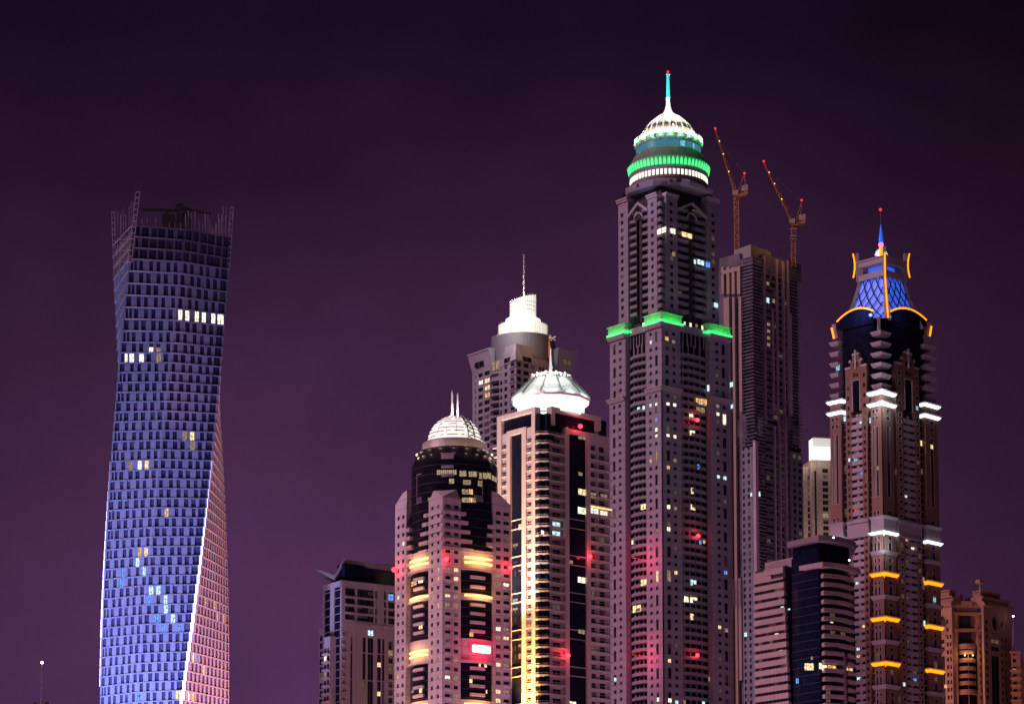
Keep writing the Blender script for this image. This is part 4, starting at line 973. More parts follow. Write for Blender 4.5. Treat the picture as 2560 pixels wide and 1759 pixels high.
    # upper shaft
    b = MB(); b.prism([P(up + 2.5, up + 2.5)[:2], P(up + 2.5, tre - up)[:2], P(tle - up, tre - up)[:2], P(tle - up, up + 2.5)[:2]], zg1 - 2, ztop + 4.0); b.build('upper_core', M['f_dark'], root)
    dU = -1.2; zU = [zg1 + 4 + k * fh for k in range(60)]; zU = [z for z in zU if z < ztop - 3]
    y = 640
    def upier(fc, xa, xb, w0, w1, zt):
        column(wl, W, fc, fc.t(xa, y), fc.t(xb, y), zg1 - 1, zt, fc.t(w0, y), fc.t(w1, y), [(z - .9, z + .8) for z in zU if z < zt - 2], dU, .3, 4)
    zpl, zpr = L.z(1553, 500), R.z(1790, 498)
    upier(L, 1565, 1541, 1553.5, 1547.5, zpl); upier(L, 1637.5, 1614.5, 1629, 1623, ztop - 1); upier(R, 1673, 1699, 1680, 1688, ztop - 1); upier(R, 1773, 1801, 1784, 1792, zpr)
    fc = R; R.box(wl, tr(1669, y), tr(1673, y), zg1 - 1, ztop - 1, -5, dU + .5)
    hd2 = MB()
    for fc, xa, xb, zt in ((L, 1566, 1539, zpl), (L, 1640, 1613.5, ztop - 1), (R, 1668, 1700, ztop - 1), (R, 1772, 1803, zpr)):
        fc.box(hd2, fc.t(xa, y), fc.t(xb, y), zt - .9, zt, -4.5, dU + .6); fc.box(hd2, fc.t(xa, y), fc.t(xb, y), zt, zt + .7, -4.5, dU + 1.1)
    for fc, x0, x1 in ((L, 1614, 1567), (R, 1699, 1773)):      # gables and round arch heads over the dark shafts
        ta, tb2 = fc.t(x0, y), fc.t(x1, y); tm = (ta + tb2) / 2; zb2 = ztop - 8
        for s0, s1 in ((ta, tm), (tb2, tm)): hd2.bar(fc.P(s0, zb2 + 1.5, dU), fc.P(s1, zb2 + 6, dU), .7)
        for i in range(10):
            q = lambda k: fc.P(tm + 2.7 * cos(pi * k / 10), zb2 - 1 + 2.7 * sin(pi * k / 10), dU - .2)
            hd2.bar(q(i), q(i + 1), .45)
    many(root, 'upper_cornice', hd2.pieces(), M['f_trim'])
    tube = MB()
    for fc, x0, x1, xm, wid in ((L, 1614, 1567, 1591, 5.5), (R, 1699, 1773, 1736, 7)):
        q = fc.P(fc.t(xm, y), 0, dU - 2.2); tube.lathe(q, [(1.25, zg1 - 1), (1.25, ztop - 10), (2.2, ztop - 9), (2.2, ztop - 7), (.1, ztop - 6)], 16)
        for s in (-1.6, 1.6): fc.box(tube, fc.t(xm, y) + s - .15, fc.t(xm, y) + s + .15, zg1 - 1, ztop - 9, -4, dU - .4)
    tube.build('dark_shaft_column', M['j_dark'], root)
    for z in zU:
        for fc, x0, x1, xa, xb in ((L, 1614, 1567, 1585, 1597), (R, 1699, 1773, 1730, 1742)):
            for u0, u1 in ((x0, xb), (xa, x1)) if fc is L else ((x0, xa), (xb, x1)):
                b = MB(); fc.box(b, fc.t(u0, y), fc.t(u1, y), z - 1.6, z - .2, -4.2, dU - (.6 if u0 in (x0,) else .6)); bal.append(b)
                W.append([fc, fc.t(u0, y) * .8 + fc.t(u1, y) * .2, fc.t(u0, y) * .3 + fc.t(u1, y) * .7, z - .1, z + 1.5, -4.1, None])
        # rounded corner balconies
        ta, tb2 = tl(1638, y), tr(1669, y); pts = []
        A_, B_ = L.P(ta, 0, dU - .2), R.P(tb2, 0, dU - .2); Q = P(.2, .2)
        for i in range(9):
            s = i / 8; pts.append(tuple((1 - s) ** 2 * A_[j] + 2 * s * (1 - s) * Q[j] + s * s * B_[j] for j in (0, 1)))
        pts += [P(up + 3, tb2)[:2], P(ta, up + 3)[:2]]
        b = MB(); b.prism(pts, z - 1.7, z + .1); bal.append(b)
    many(root, 'balcony', bal, M['f_bal'], 100)
    wl.build('wall', M['f_wall'], root)
    # lit rooms in the bays and piers (positions as seen)
    for q in ((1643, 1665, 570, 583, 'pale', L, -1.0), (1677, 1688, 571, 584, 'pale', R, -.7), (1705, 1730, 582, 594, 'warm', R, -.9), (1735, 1740, 649, 660, 'cool', R, -.9), (1744, 1760, 650, 662, 'cool', R, -.9), (1765, 1775, 655, 668, 'blue', R, -.9), (1786, 1795, 757, 768, 'cool', R, -.8),
              (1681, 1688, 630, 640, 'dim', R, -.8), (1606, 1611, 806, 816, 'pale', L, -1.1), (1710, 1714, 804, 812, 'cool', R, -1.1), (1724, 1729, 807, 816, 'pale', R, -1.1), (1739, 1744, 810, 818, 'dim', R, -1.1), (1754, 1758, 814, 824, 'pale', R, -1.1),
              (1768, 1780, 963, 978, 'cool', R, -.5), (1740, 1750, 995, 1010, 'amber', R, -.5), (1752, 1767, 997, 1012, 'amber', R, -.5), (1741, 1762, 1018, 1030, 'dim', R, -.5), (1724, 1733, 1034, 1046, 'pale', R, -.5), (1725, 1737, 1076, 1088, 'pale', R, -.4), (1593, 1600, 1017, 1027, 'cool', L, -.5), (1606, 1612, 1014, 1023, 'cool', L, -.5),
              (1743, 1748, 1160, 1172, 'blue', R, -.4), (1728, 1734, 1218, 1234, 'warm', R, -.4), (1727, 1738, 1260, 1274, 'warm', R, -.4), (1602, 1614, 1259, 1273, 'warm', L, -.5), (1748, 1753, 1350, 1360, 'blue', R, -.4), (1758, 1763, 1350, 1358, 'amber', R, -.4), (1602, 1616, 1447, 1462, 'warm', L, -.4),
              (1727, 1741, 1449, 1463, 'cool', R, -.4), (1711, 1721, 1490, 1504, 'pale', R, -.4), (1726, 1743, 1492, 1506, 'pale', R, -.4), (1726, 1734, 1533, 1548, 'warm', R, -.4), (1582, 1602, 1512, 1529, 'warm', L, -.4), (1579, 1583, 1350, 1360, 'pale', L, -.4), (1771, 1775, 1690, 1702, 'dim', R, -.4), (1708, 1714, 1748, 1760, 'dim', R, -.4), (1756, 1762, 1752, 1760, 'cool', R, -.4)):
        pane(W, q[5], *q[:5], d=q[6])
    lits = [(1643, 1008, 'pale'), (1628, 1012, 'cool'), (1669, 1008, 'pale'), (1687, 1011, 'pale'), (1644, 1073, 'pale'), (1644, 1090, 'pale'), (1670, 1090, 'pale'), (1688, 1093, 'pale'), (1644, 1049, 'blue'), (1631, 1157, 'amber'), (1646, 1153, 'dim'), (1669, 1153, 'amber'), (1687, 1155, 'dim'),
            (1795, 1196, 'cool'), (1812, 1198, 'cool'), (1794, 1012, 'dim'), (1794, 1031, 'pale'), (1811, 1036, 'pale'), (1668, 1266, 'pale'), (1688, 1268, 'dim'), (1628, 849, 'cool'), (1668, 846, 'amber'), (1684, 848, 'dim'), (1647, 1426, 'warm'), (1671, 1426, 'dim'), (1688, 1430, 'warm'), (1813, 1425, 'blue'),
            (1795, 1570, 'warm'), (1812, 1574, 'dim'), (1537, 1698, 'cool'), (1644, 1748, 'pale'), (1669, 1749, 'pale'), (1687, 1750, 'cool'), (1670, 1640, 'warm'), (1672, 1322, 'pale'), (1646, 1325, 'dim')]
    windows(root, W, lits, n=100)
    # ---- crown: everything round is centred on the plan
    Dc = C[1]; px = Dc / FP; c = (at(1671.5, 430, Dc)[0], Dc); z = lambda yy: at(1671.5, yy, Dc)[2]
    rp = MB(); rp.lathe(c, [(.1, z(497)), (118 * px, z(497)), (122 * px, z(489)), (122 * px, z(485)), (104 * px, z(478))], 8, rot=pi / 8); rp.build('roof_plate', M['f_side'], root)
    eq = MB(); rnd = random.Random(11)
    for k in range(22):
        a = -pi * rnd.random(); r = rnd.uniform(106, 116) * px; q = (c[0] + r * cos(a), c[1] + r * sin(a)); s = rnd.uniform(.3, .8)
        eq.prism([(q[0] - s, q[1] - s), (q[0] + s, q[1] - s), (q[0] + s, q[1] + s), (q[0] - s, q[1] + s)], z(491), z(486) + rnd.uniform(-.3, 1.2))
    many(root, 'roof_equipment', eq.pieces(), M['f_dark'])
    dr = MB(); dr.lathe(c, [(102 * px, z(496)), (101 * px, z(474)), (102.5 * px, z(473)), (102.5 * px, z(470)), (99.5 * px, z(469)), (98.5 * px, z(447)), (101 * px, z(444))], 72)
    dr.build('gallery_drum', M['f_side'], root)
    for i in range(58):
        a = -pi + pi * (i + .5) / 58 * 1.0
        f = Face((c[0] + 99.6 * px * cos(a), c[1] + 99.6 * px * sin(a)), (-sin(a), cos(a)), (cos(a), sin(a)))
        if i % 2 == 0: 
            b = MB(); f.box(b, -.5, .5, z(466), z(453), -.5, .1); b.build('gallery_window', M['ringlit'], root)
    bw2 = MB(); bw2.lathe(c, [(100.5 * px, z(444)), (102 * px, z(443)), (104.5 * px, z(432)), (105 * px, z(424)), (103.5 * px, z(421)), (100 * px, z(419))], 72); bw2.build('green_bowl', M['green_dim'], root)  # bowl and arch panels glow themselves, in place of green lamps shining on them
    for i in range(30):
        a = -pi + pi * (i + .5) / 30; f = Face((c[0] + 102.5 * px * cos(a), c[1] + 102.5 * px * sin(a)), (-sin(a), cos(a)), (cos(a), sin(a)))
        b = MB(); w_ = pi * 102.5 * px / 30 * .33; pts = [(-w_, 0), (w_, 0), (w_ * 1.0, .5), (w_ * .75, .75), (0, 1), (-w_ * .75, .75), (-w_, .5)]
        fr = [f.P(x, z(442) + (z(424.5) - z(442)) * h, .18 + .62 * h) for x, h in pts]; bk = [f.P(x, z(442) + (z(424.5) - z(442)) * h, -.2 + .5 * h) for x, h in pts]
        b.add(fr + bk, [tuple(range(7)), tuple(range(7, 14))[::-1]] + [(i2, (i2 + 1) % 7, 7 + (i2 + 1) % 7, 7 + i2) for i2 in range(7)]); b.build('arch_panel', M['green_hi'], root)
    tp = MB(); tp.lathe(c, [(102 * px, z(420)), (98 * px, z(412)), (88 * px, z(394)), (84 * px, z(391))], 72); tp.build('tapered_storey', M['d_drum'], root)
    gr = MB(); gr.lathe(c, [(83 * px, z(392)), (82.5 * px, z(374))], 72); gr.build('teal_gallery', M['teal'], root)
    for i in range(40):
        a = -pi + pi * (i + .5) / 40; f = Face((c[0] + 82.9 * px * cos(a), c[1] + 82.9 * px * sin(a)), (-sin(a), cos(a)), (cos(a), sin(a)))
        it = [f, -.45, .45, z(390), z(377), .12, 'teal']
        if i % 5 != 2: b = MB(); pane_mb(b, it); b.build('gallery_pane', M['cyan' if i in (24, 25, 27, 30) else 'teal'], root)
    hb_ = MB(); hb_.lathe(c, [(82.5 * px, z(375)), (84.5 * px, z(373)), (84.5 * px, z(369)), (86 * px, z(366)), (87 * px, z(365))], 72); hb_.build('gallery_eave', M['f_side'], root)
    pl = MB(); pl.lathe(c, [(85 * px, z(370)), (87 * px, z(366)), (84 * px, z(358)), (74 * px, z(350)), (71 * px, z(349))], 72); pl.build('balustrade_ring', M['white'], root)
    lf = MB()
    for i in range(64):
        a = 2 * pi * i / 64; q = lambda r, yy: (c[0] + r * px * cos(a), c[1] + r * px * sin(a), z(yy)); lf.bar(q(86.5, 367), q(88, 352), .55, w2=.12)
    lf.build('balustrade_leaf', M['white'], root)
    prof = [(71, 349), (69, 342), (65.5, 334), (61, 326), (53.5, 316.5), (44, 307), (35, 299.5), (25.6, 293)]
    dm = MB(); dm.lathe(c, [(r * px, z(yy)) for r, yy in prof], 72); dm.build('dome', M['gold'], root)
    for i in range(24):
        a = 2 * pi * i / 24; b = MB()
        for (r0, y0), (r1, y1) in zip(prof[:-1], prof[1:]):
            q = lambda r, yy: (c[0] + (r + .5) * px * cos(a), c[1] + (r + .5) * px * sin(a), z(yy)); b.bar(q(r0, y0), q(r1, y1), .34)
        b.build('dome_rib', M['white'], root)
        a2 = a + pi / 24; f = Face((c[0] + 64.5 * px * cos(a2), c[1] + 64.5 * px * sin(a2)), (-sin(a2), cos(a2)), (cos(a2), sin(a2)))
        b = MB(); b.box8([f.P(-.8, z(334), .2), f.P(.8, z(334), .2), f.P(.8, z(334), .45), f.P(-.8, z(334), .45), f.P(-.75, z(324), -.95), f.P(.75, z(324), -.95), f.P(.75, z(324), -.5), f.P(-.75, z(324), -.5)]); b.build('dome_hatch', M['f_dark'], root)
    nk = MB(); nk.lathe(c, [(26 * px, z(293)), (19.5 * px, z(288.5)), (13 * px, z(283)), (9 * px, z(275)), (7 * px, z(266.5)), (5.6 * px, z(256)), (5 * px, z(252))], 32); nk.build('ogee_neck', M['white'], root)
    for yy, r in ((250.5, 6.5), (246, 6.8)):
        b = MB(); b.lathe(c, [(5 * px, z(yy + 1.6)), (r * px, z(yy + 1)), (r * px, z(yy - 1)), (5 * px, z(yy - 1.6))], 20); b.build('spire_ring', M['white'], root)
    sp = MB(); sp.lathe(c, [(4.9 * px, z(247)), (3.7 * px, z(188))], 16); sp.build('spire', glow('turquoise_spire', (.03, .62, .62), .85), root)
    cp = MB(); cp.lathe(c, [(3.4 * px, z(188.5)), (5.4 * px, z(187.5)), (5.4 * px, z(185.5)), (1.2 * px, z(184.5)), (.9 * px, z(181))], 16); cp.build('spire_cap', M['white'], root)
    beacon(root, (c[0], c[1], z(180)), .5, 0, m='redsm')
    # floodlights standing round the balustrade
    for i in range(11):
        a = -pi * (i + .5) / 11; lamp('dome_light', 'POINT', (c[0] + 80 * px * cos(a), c[1] + 80 * px * sin(a), z(352)), 1700, (1, .93, .78), root, .4)
        lamp('green_rim_light', 'POINT', (c[0] + 91 * px * cos(a), c[1] + 91 * px * sin(a), z(364)), 330, (.06, 1, .22), root, .4)
    for dx in (-7, 0, 7): lamp('neck_light', 'POINT', (c[0] + dx, c[1] - 30 * px - (5 - abs(dx) * .4), z(292)), 2600, (1, .95, .82), root, .4)
    lamp('spire_light', 'POINT', (c[0], c[1] - 5, z(250)), 700, (.8, 1, .95), root, .4)
    b = MB(); b.ball((c[0] + 1.5, c[1] - 64 * px, z(333)), .4); b.build('dome_lamp', M['whitelamp'], root)
    # red aviation lamps in the right bay; added rod lamps redden the corner pier
    for x, yy in ((1741, 1050), (1743, 1339), (1741, 1637)):
        t, zz = R.tz(x, yy); beacon(root, R.P(t, zz, .6), .85, 450, off=(0, -1.6, 0))
    for yy in (1400, 1640):
        t, zz = L.tz(1622, yy); q = L.P(t, zz, 9.0); b = MB(); b.ball(q, .2); b.bar(q, L.P(t, zz, .2), .04); b.build('beacon', M['redsm'], root)
        lamp('beacon_light', 'POINT', q, 5200, (1, .03, .14), root, .5)
green_tower()

# ------------------------------------------------------------------ dark unfinished tower with two cranes
def unfinished_tower():
    D = 1260.0; L, R = corner(1886, 1000, D, 45)
    root = thing('unfinished_tower', (L.O[0], L.O[1], 0), 'dark unfinished tower with tan and pink vertical strips and a pale roof box', 'skyscraper')
    tl, tr = lambda x: L.t(x, 900), lambda x: R.t(x, 900); rnd = random.Random(4)
    ztL, zlo = R.z(1880, 640), R.z(1886, 1790); zmid = R.z(1886, 1075)
    tle, tre = tl(1760), tr(2001); tre2 = tr(2005); 
    b = MB(); P = lambda a, c_, zz=0: (L.O[0] + L.u[0] * a + R.u[0] * c_, L.O[1] + L.u[1] * a + R.u[1] * c_, zz)
    b.prism([P(.8, .8)[:2], P(.8, tre - .8)[:2], P(tle - .8, tre - .8)[:2], P(tle - .8, .8)[:2]], 0, ztL - 2); b.build('core', M['g_dark'], root)
    W, led, tan_, pk, cc, sd_ = [], MB(), MB(), MB(), MB(), MB()
    rz_, dz = floors(R, 1890, 660, 17.2, 1790)
    # open floor edges, half hung with mesh, on the raw zones
    z = ztL
    while z > zlo:
        f = rnd.random()
        led_t = .10
        L.box(led, 0, tl(1858), z - led_t, z + led_t, -.9, .35 + .3 * (f > .6))
        R.box(led, 0, tr(1930), z - led_t, z + led_t, -.9, .3)
        if z > zmid - 4: R.box(led, tr(1976), tr(2003.5), z - led_t, z + led_t, -.9, .45)
        z -= dz / 2
    many(root, 'floor_edge', led.pieces(), M['g_edge'], 100)
    for k, z in enumerate(rz_):
        for xa, xb in ((1913, 1921), (1922, 1930), (1933, 1941), (1944, 1955), (1960, 1967)):
            W.append([R, tr(xa), tr(xb), z - 2.3, z - .4, .02, None])
            if rnd.random() < .5: cc.add([R.P(tr(xa) + .2, z - 2.4, .05), R.P(tr(xb), z - 2.4, .05), R.P(tr(xb), z - .4 - 1.9 * rnd.random(), .05), R.P(tr(xa) + .2, z - 1.5, .05)], [(0, 1, 2, 3)])
        R.box(cc, tr(1911), tr(1968), z - 3.0, z - 2.4, -.5, .25)
        if z < zmid:
            for xa, xb in ((1982, 1988), (1995, 2002)): W.append([R, R.t(xa, 1250), R.t(xb, 1250), z - 2.3, z - .4, .56, None])
            for xa, xb in ((1877, 1872), (1864, 1859)): W.append([L, L.t(xa, 1250), L.t(xb, 1250), z - 2.3, z - .4, .56, None])
    # rubble of half-built panels
    for k in range(90):
        x = rnd.choice([1890, 1896, 1902, 1926, 1936]) + rnd.uniform(-3, 3); t = tr(x); z = rnd.uniform(zlo, ztL - 6)
        R.box(cc, t, t + rnd.uniform(.6, 2), z, z + rnd.uniform(.5, 2.4), -.6, .1 + rnd.uniform(0, .2))
    cc.build('concrete_frame', M['g_side'], root)
    # setbacks and finished walls lower down
    R.box(sd_, R.t(1975, 1250), R.t(2006, 1250), 0, zmid - 6, -2, .5); L.box(sd_, L.t(1890, 1250), L.t(1856, 1250), 0, zmid - 8, -2, .5)
    many(root, 'finished_wall', sd_.pieces(), M['g_side'])
    def strip(fc, mb, xa, xb, ya, yb, d=.9): fc.box(mb, fc.t(xa, (ya + yb) / 2), fc.t(xb, (ya + yb) / 2), fc.z((xa + xb) / 2, yb), fc.z((xa + xb) / 2, ya), -.5, d)
    # tan frame with three slots above, pillars below
    ya = 674
    for xa, xb in ((1812, 1806), (1826, 1819), (1839, 1832), (1853, 1845)): strip(L, tan_, xb, xa, 668, 736)
    for xa, xb in ((1853, 1806),): L.box(tan_, L.t(xa, 670), L.t(xb, 670), L.z(1830, 682), L.z(1830, 672), -.5, .95)
    for xa, xb in ((1820, 1812.5),): strip(L, tan_, xb, xa, 746, 900)
    for xa, xb, yb in ((1830, 1824, 1790), (1844, 1838, 1790), (1857, 1850.5, 1030)): strip(L, tan_, xb, xa, 742, yb)
    L.box(tan_, L.t(1857, 1600), L.t(1850, 1600), L.z(1853, 1700), L.z(1853, 1445), -.5, .9)
    many(root, 'tan_strip', tan_.pieces(), M['g_tan'])
    for xa, xb, y0, y1 in ((1929.5, 1932.5, 775, 1032), (1940, 1943, 650, 1050), (1956, 1959.5, 655, 1050), (1966.5, 1969.5, 655, 786), (1968, 1977, 784, 1040), (1936, 1939.5, 1065, 1790), (1949, 1952, 1040, 1790), (1964, 1967.5, 1040, 1790), (1909.5, 1911.5, 640, 1060), (1888, 1895, 1104, 1790)): strip(R, pk, xa, xb, y0, y1, 1.0)
    many(root, 'pink_fin', pk.pieces(), M['g_pink'])
    # scaffold frames round the waist and low on the left
    def net(fc, xa, xb, ya, yb, nx, ny, d=1.6, r=.13):
        scf = MB()
        t0, t1, z0, z1 = fc.t(xa, ya), fc.t(xb, ya), fc.z(xa, yb), fc.z(xa, ya)
        for i in range(nx + 1): scf.bar(fc.P(t0 + (t1 - t0) * i / nx, z0, d), fc.P(t0 + (t1 - t0) * i / nx, z1, d + .4), r)
        for j in range(ny + 1): scf.bar(fc.P(t0, z0 + (z1 - z0) * j / ny, d), fc.P(t1, z0 + (z1 - z0) * j / ny, d), r)
        scf.build('scaffold', M['scaff'], root)
    net(R, 1976, 2008, 1063, 1105, 6, 8); net(L, 1860, 1850, 1050, 1090, 3, 7); net(L, 1873, 1864, 1046, 1092, 3, 7); net(R, 1889, 1898, 1044, 1088, 3, 8); net(R, 1943, 1975, 1040, 1066, 5, 6); net(L, 1858, 1833, 1448, 1512, 4, 9)
    # roof: dark parapets and pale plant box
    pb = MB(); q0, q1, q2, q3 = at(1835, 640, D + 12), at(1877, 640, D + 2), at(1928, 640, D + 14), at(1880, 640, D + 40)
    zb0, zb1 = ztL - 3, R.z(1877, 606); pb.prism([q0[:2], q1[:2], q2[:2], q3[:2]], zb0, zb1); pb.build('roof_plant_box', M['g_box'], root)
    pp = MB(); L.box(pp, tl(1851), tl(1800), ztL - 4, ztL + 3.6, -3, -.2); R.box(pp, tr(1912), tr(1972), ztL - 5, ztL + 3.2, -3, .2); R.box(pp, tr(1972), tre2, R.z(1990, 700), R.z(1990, 657), -9, .3); L.box(pp, 0, tl(1851), ztL - 4, ztL + .4, -3, -.2); R.box(pp, 0, tr(1912), ztL - 4, ztL + .2, -3, -.1)
    [q_.build('parapet', M['g_dark'], root) for q_ in pp.pieces()]; MB().build('parapet', M['g_dark'], root)
    for x0, x1, y0, y1, k, fc in ((1825, 1832, 955, 967, 'cool', L), (1827, 1834, 1010, 1020, 'cool', L), (1917, 1923, 744, 757, 'cool', R), (1932, 1937, 747, 757, 'dim', R), (1917, 1923, 705, 712, 'dim', R), (1897, 1901, 1229, 1240, 'cool', R), (1876, 1880, 1231, 1240, 'cool', L), (1861, 1867, 1580, 1590, 'cool', L), (1849, 1853, 744, 754, 'cool', L)): pane(W, fc, x0, x1, y0, y1, k, .7)
    for yy in (810, 827, 844, 861): pane(W, R, 1918, 1925, yy - 4, yy + 4, 'dim', .28)
    windows(root, W, n=100)
    lw = MB()
    for k in range(14): R.box(lw, R.t(1951.5, 1150), R.t(1960, 1150), R.z(1956, 1080 + k * 17.6), R.z(1956, 1073 + k * 17.6), 0, .4)
    many(root, 'pale_spandrel', lw.pieces(), M['d_wall'])
    # luffing cranes standing on it
    def crane(label, mast, jib, af, tail, collars, Y):
        bx, by, ty, hw = mast; p0 = at(bx, by, Y); r2 = thing('luffing_crane', p0, label, 'crane', 'luffing cranes on the unfinished tower'); q = lambda x, y_, dy=0: at(x, y_, Y + dy)
        m = MB(); hw_ = hw * Y / FP; zb, zt_ = p0[2], q(bx, ty)[2]; x0 = p0[0]
        for sx in (-1, 1):
            for sy in (-1, 1): m.bar((x0 + sx * hw_, Y + sy * hw_, zb), (x0 + sx * hw_, Y + sy * hw_, zt_), .22)
        n = int((zt_ - zb) / (2 * hw_))
        for i in range(n):
            za, zb2 = zb + (zt_ - zb) * i / n, zb + (zt_ - zb) * (i + 1) / n; s = 1 if i % 2 else -1
            m.bar((x0 - s * hw_, Y - hw_, za), (x0 + s * hw_, Y - hw_, zb2), .15); m.bar((x0 - s * hw_, Y + hw_, za), (x0 + s * hw_, Y + hw_, zb2), .15)
            m.bar((x0 - hw_, Y - s * hw_, za), (x0 - hw_, Y + s * hw_, zb2), .15); m.bar((x0 - hw_, Y - hw_, zb2), (x0 + hw_, Y - hw_, zb2), .15)
        m.build('mast', M['crane'], r2)
        jb = MB(); a, b_ = q(*jib[0]), q(*jib[1]); n = 26; pts = lambda f, w_, h: (a[0] + (b_[0] - a[0]) * f, a[1] + w_, a[2] + (b_[2] - a[2]) * f + h)
        for i in range(n):
            f0, f1 = i / n, (i + 1) / n; w0 = 1.0 * (1 - f0 * .55); w1 = 1.0 * (1 - f1 * .55)
            for s in (-1, 1): jb.bar(pts(f0, s * w0, 0), pts(f1, s * w1, 0), .2)
            xo = lambda f, w_: (pts(f, 0, 0)[0] + w_ * 1.1, pts(f, 0, 0)[1], pts(f, 0, 0)[2] + w_ * .8); jb.bar(xo(f0, w0), xo(f1, w1), .2)
            jb.bar(pts(f0, -w0, 0), xo(f1, w1), .13); jb.bar(pts(f0, w0, 0), xo(f1, w1), .13); jb.bar(pts(f0, -w0, 0), pts(f1, w1, 0), .13)
        jb.build('jib', M['crane'], r2)
        t = MB(); t.bar(q(*af[0]), q(*af[1]), .28); t.bar(q(*af[2]), q(*af[1]), .28); t.bar(q(*af[1]), pts(.82, 0, 1), .045); t.build('a_frame', M['crane'], r2)
        cj = MB(); p, s = q(*tail[0]), q(*tail[1]); cj.box8([(p[0], Y - 1.6, p[2] - 1.2), (s[0], Y - 1.6, s[2] - .9), (s[0], Y + 1.6, s[2] - .9), (p[0], Y + 1.6, p[2] - 1.2), (p[0], Y - 1.6, p[2] + .5), (s[0], Y - 1.6, s[2] + .5), (s[0], Y + 1.6, s[2] + .5), (p[0], Y + 1.6, p[2] + .5)]); cj.build('counter_jib', M['crane'], r2)
        wt = MB(); wt.box8([(s[0] - 3.2, Y - 1.8, s[2] + .5), (s[0] - .2, Y - 1.8, s[2] + .5), (s[0] - .2, Y + 1.8, s[2] + .5), (s[0] - 3.2, Y + 1.8, s[2] + .5), (s[0] - 3.0, Y - 1.8, s[2] + 3.3), (s[0] + .1, Y - 1.8, s[2] + 3.6), (s[0] + .1, Y + 1.8, s[2] + 3.6), (s[0] - 3.0, Y + 1.8, s[2] + 3.3)]); wt.build('counterweight', M['scaff'], r2)
        cb = MB(); cb.box8([(p[0] - 1.4, Y - 3.2, p[2]), (p[0] + 1.2, Y - 3.2, p[2]), (p[0] + 1.2, Y - 1.2, p[2]), (p[0] - 1.4, Y - 1.2, p[2]), (p[0] - 1.6, Y - 3.4, p[2] + 2.3), (p[0] + 1.2, Y - 3.2, p[2] + 2.3), (p[0] + 1.2, Y - 1.2, p[2] + 2.3), (p[0] - 1.6, Y - 1.2, p[2] + 2.3)]); cb.build('cab', M['scaff'], r2)
        for cy_ in collars:
            zc = q(bx, cy_)[2]; cl = MB(); h = hw_ * 1.6
            for s1, s2 in (((-h, -h), (h, -h)), ((h, -h), (h, h)), ((h, h), (-h, h)), ((-h, h), (-h, -h))): cl.bar((x0 + s1[0], Y + s1[1], zc), (x0 + s2[0], Y + s2[1], zc), .3)
            cl.build('collar', M['scaff'], r2)
        for pp_ in (jib[1], af[1]): pt = q(*pp_); beacon(r2, (pt[0], pt[1] - .5, pt[2] + .6), .5, 45, m='redsm', off=(0, -1, -.6))
        for f in (.33, .6, .8):
            if rnd.random() < .7: pt = pts(f, -1.3, .5); b = MB(); b.ball(pt, .28); b.build('work_lamp', M['amber_lamp'], r2)
        lamp('work_light', 'POINT', (x0 - 5, Y - 16, zb + (zt_ - zb) * .25), 1100, (1, .48, .20), r2, .6); lamp('work_light', 'POINT', (x0 + 4, Y - 15, zt_ + 3), 800, (1, .48, .20), r2, .6)
        lamp('work_light', 'POINT', (pts(.5, 0, 0)[0] - 8, Y - 22, pts(.5, 0, 0)[2] - 14), 1800, (1, .42, .28), r2, .6)
    M['amber_lamp'] = glow('amber_work_lamp', (1, .75, .2), 2)
    crane('orange tower crane beside the green-crowned tower, its jib tip the higher of the two', (1842, 632, 489, 5.4), ((1838, 487), (1788, 325)), ((1841, 487), (1861, 437), (1865, 480)), ((1838, 492), (1869, 482)), (), D + 13)
    crane('orange tower crane over the dark right corner of the unfinished tower, collars on its mast', (1984, 668, 570, 5.2), ((1976, 549), (1909, 407)), ((1990, 551), (2004, 504), (2001, 548)), ((1980, 562), (2013, 555)), (574, 592, 600), D + 20)
unfinished_tower()
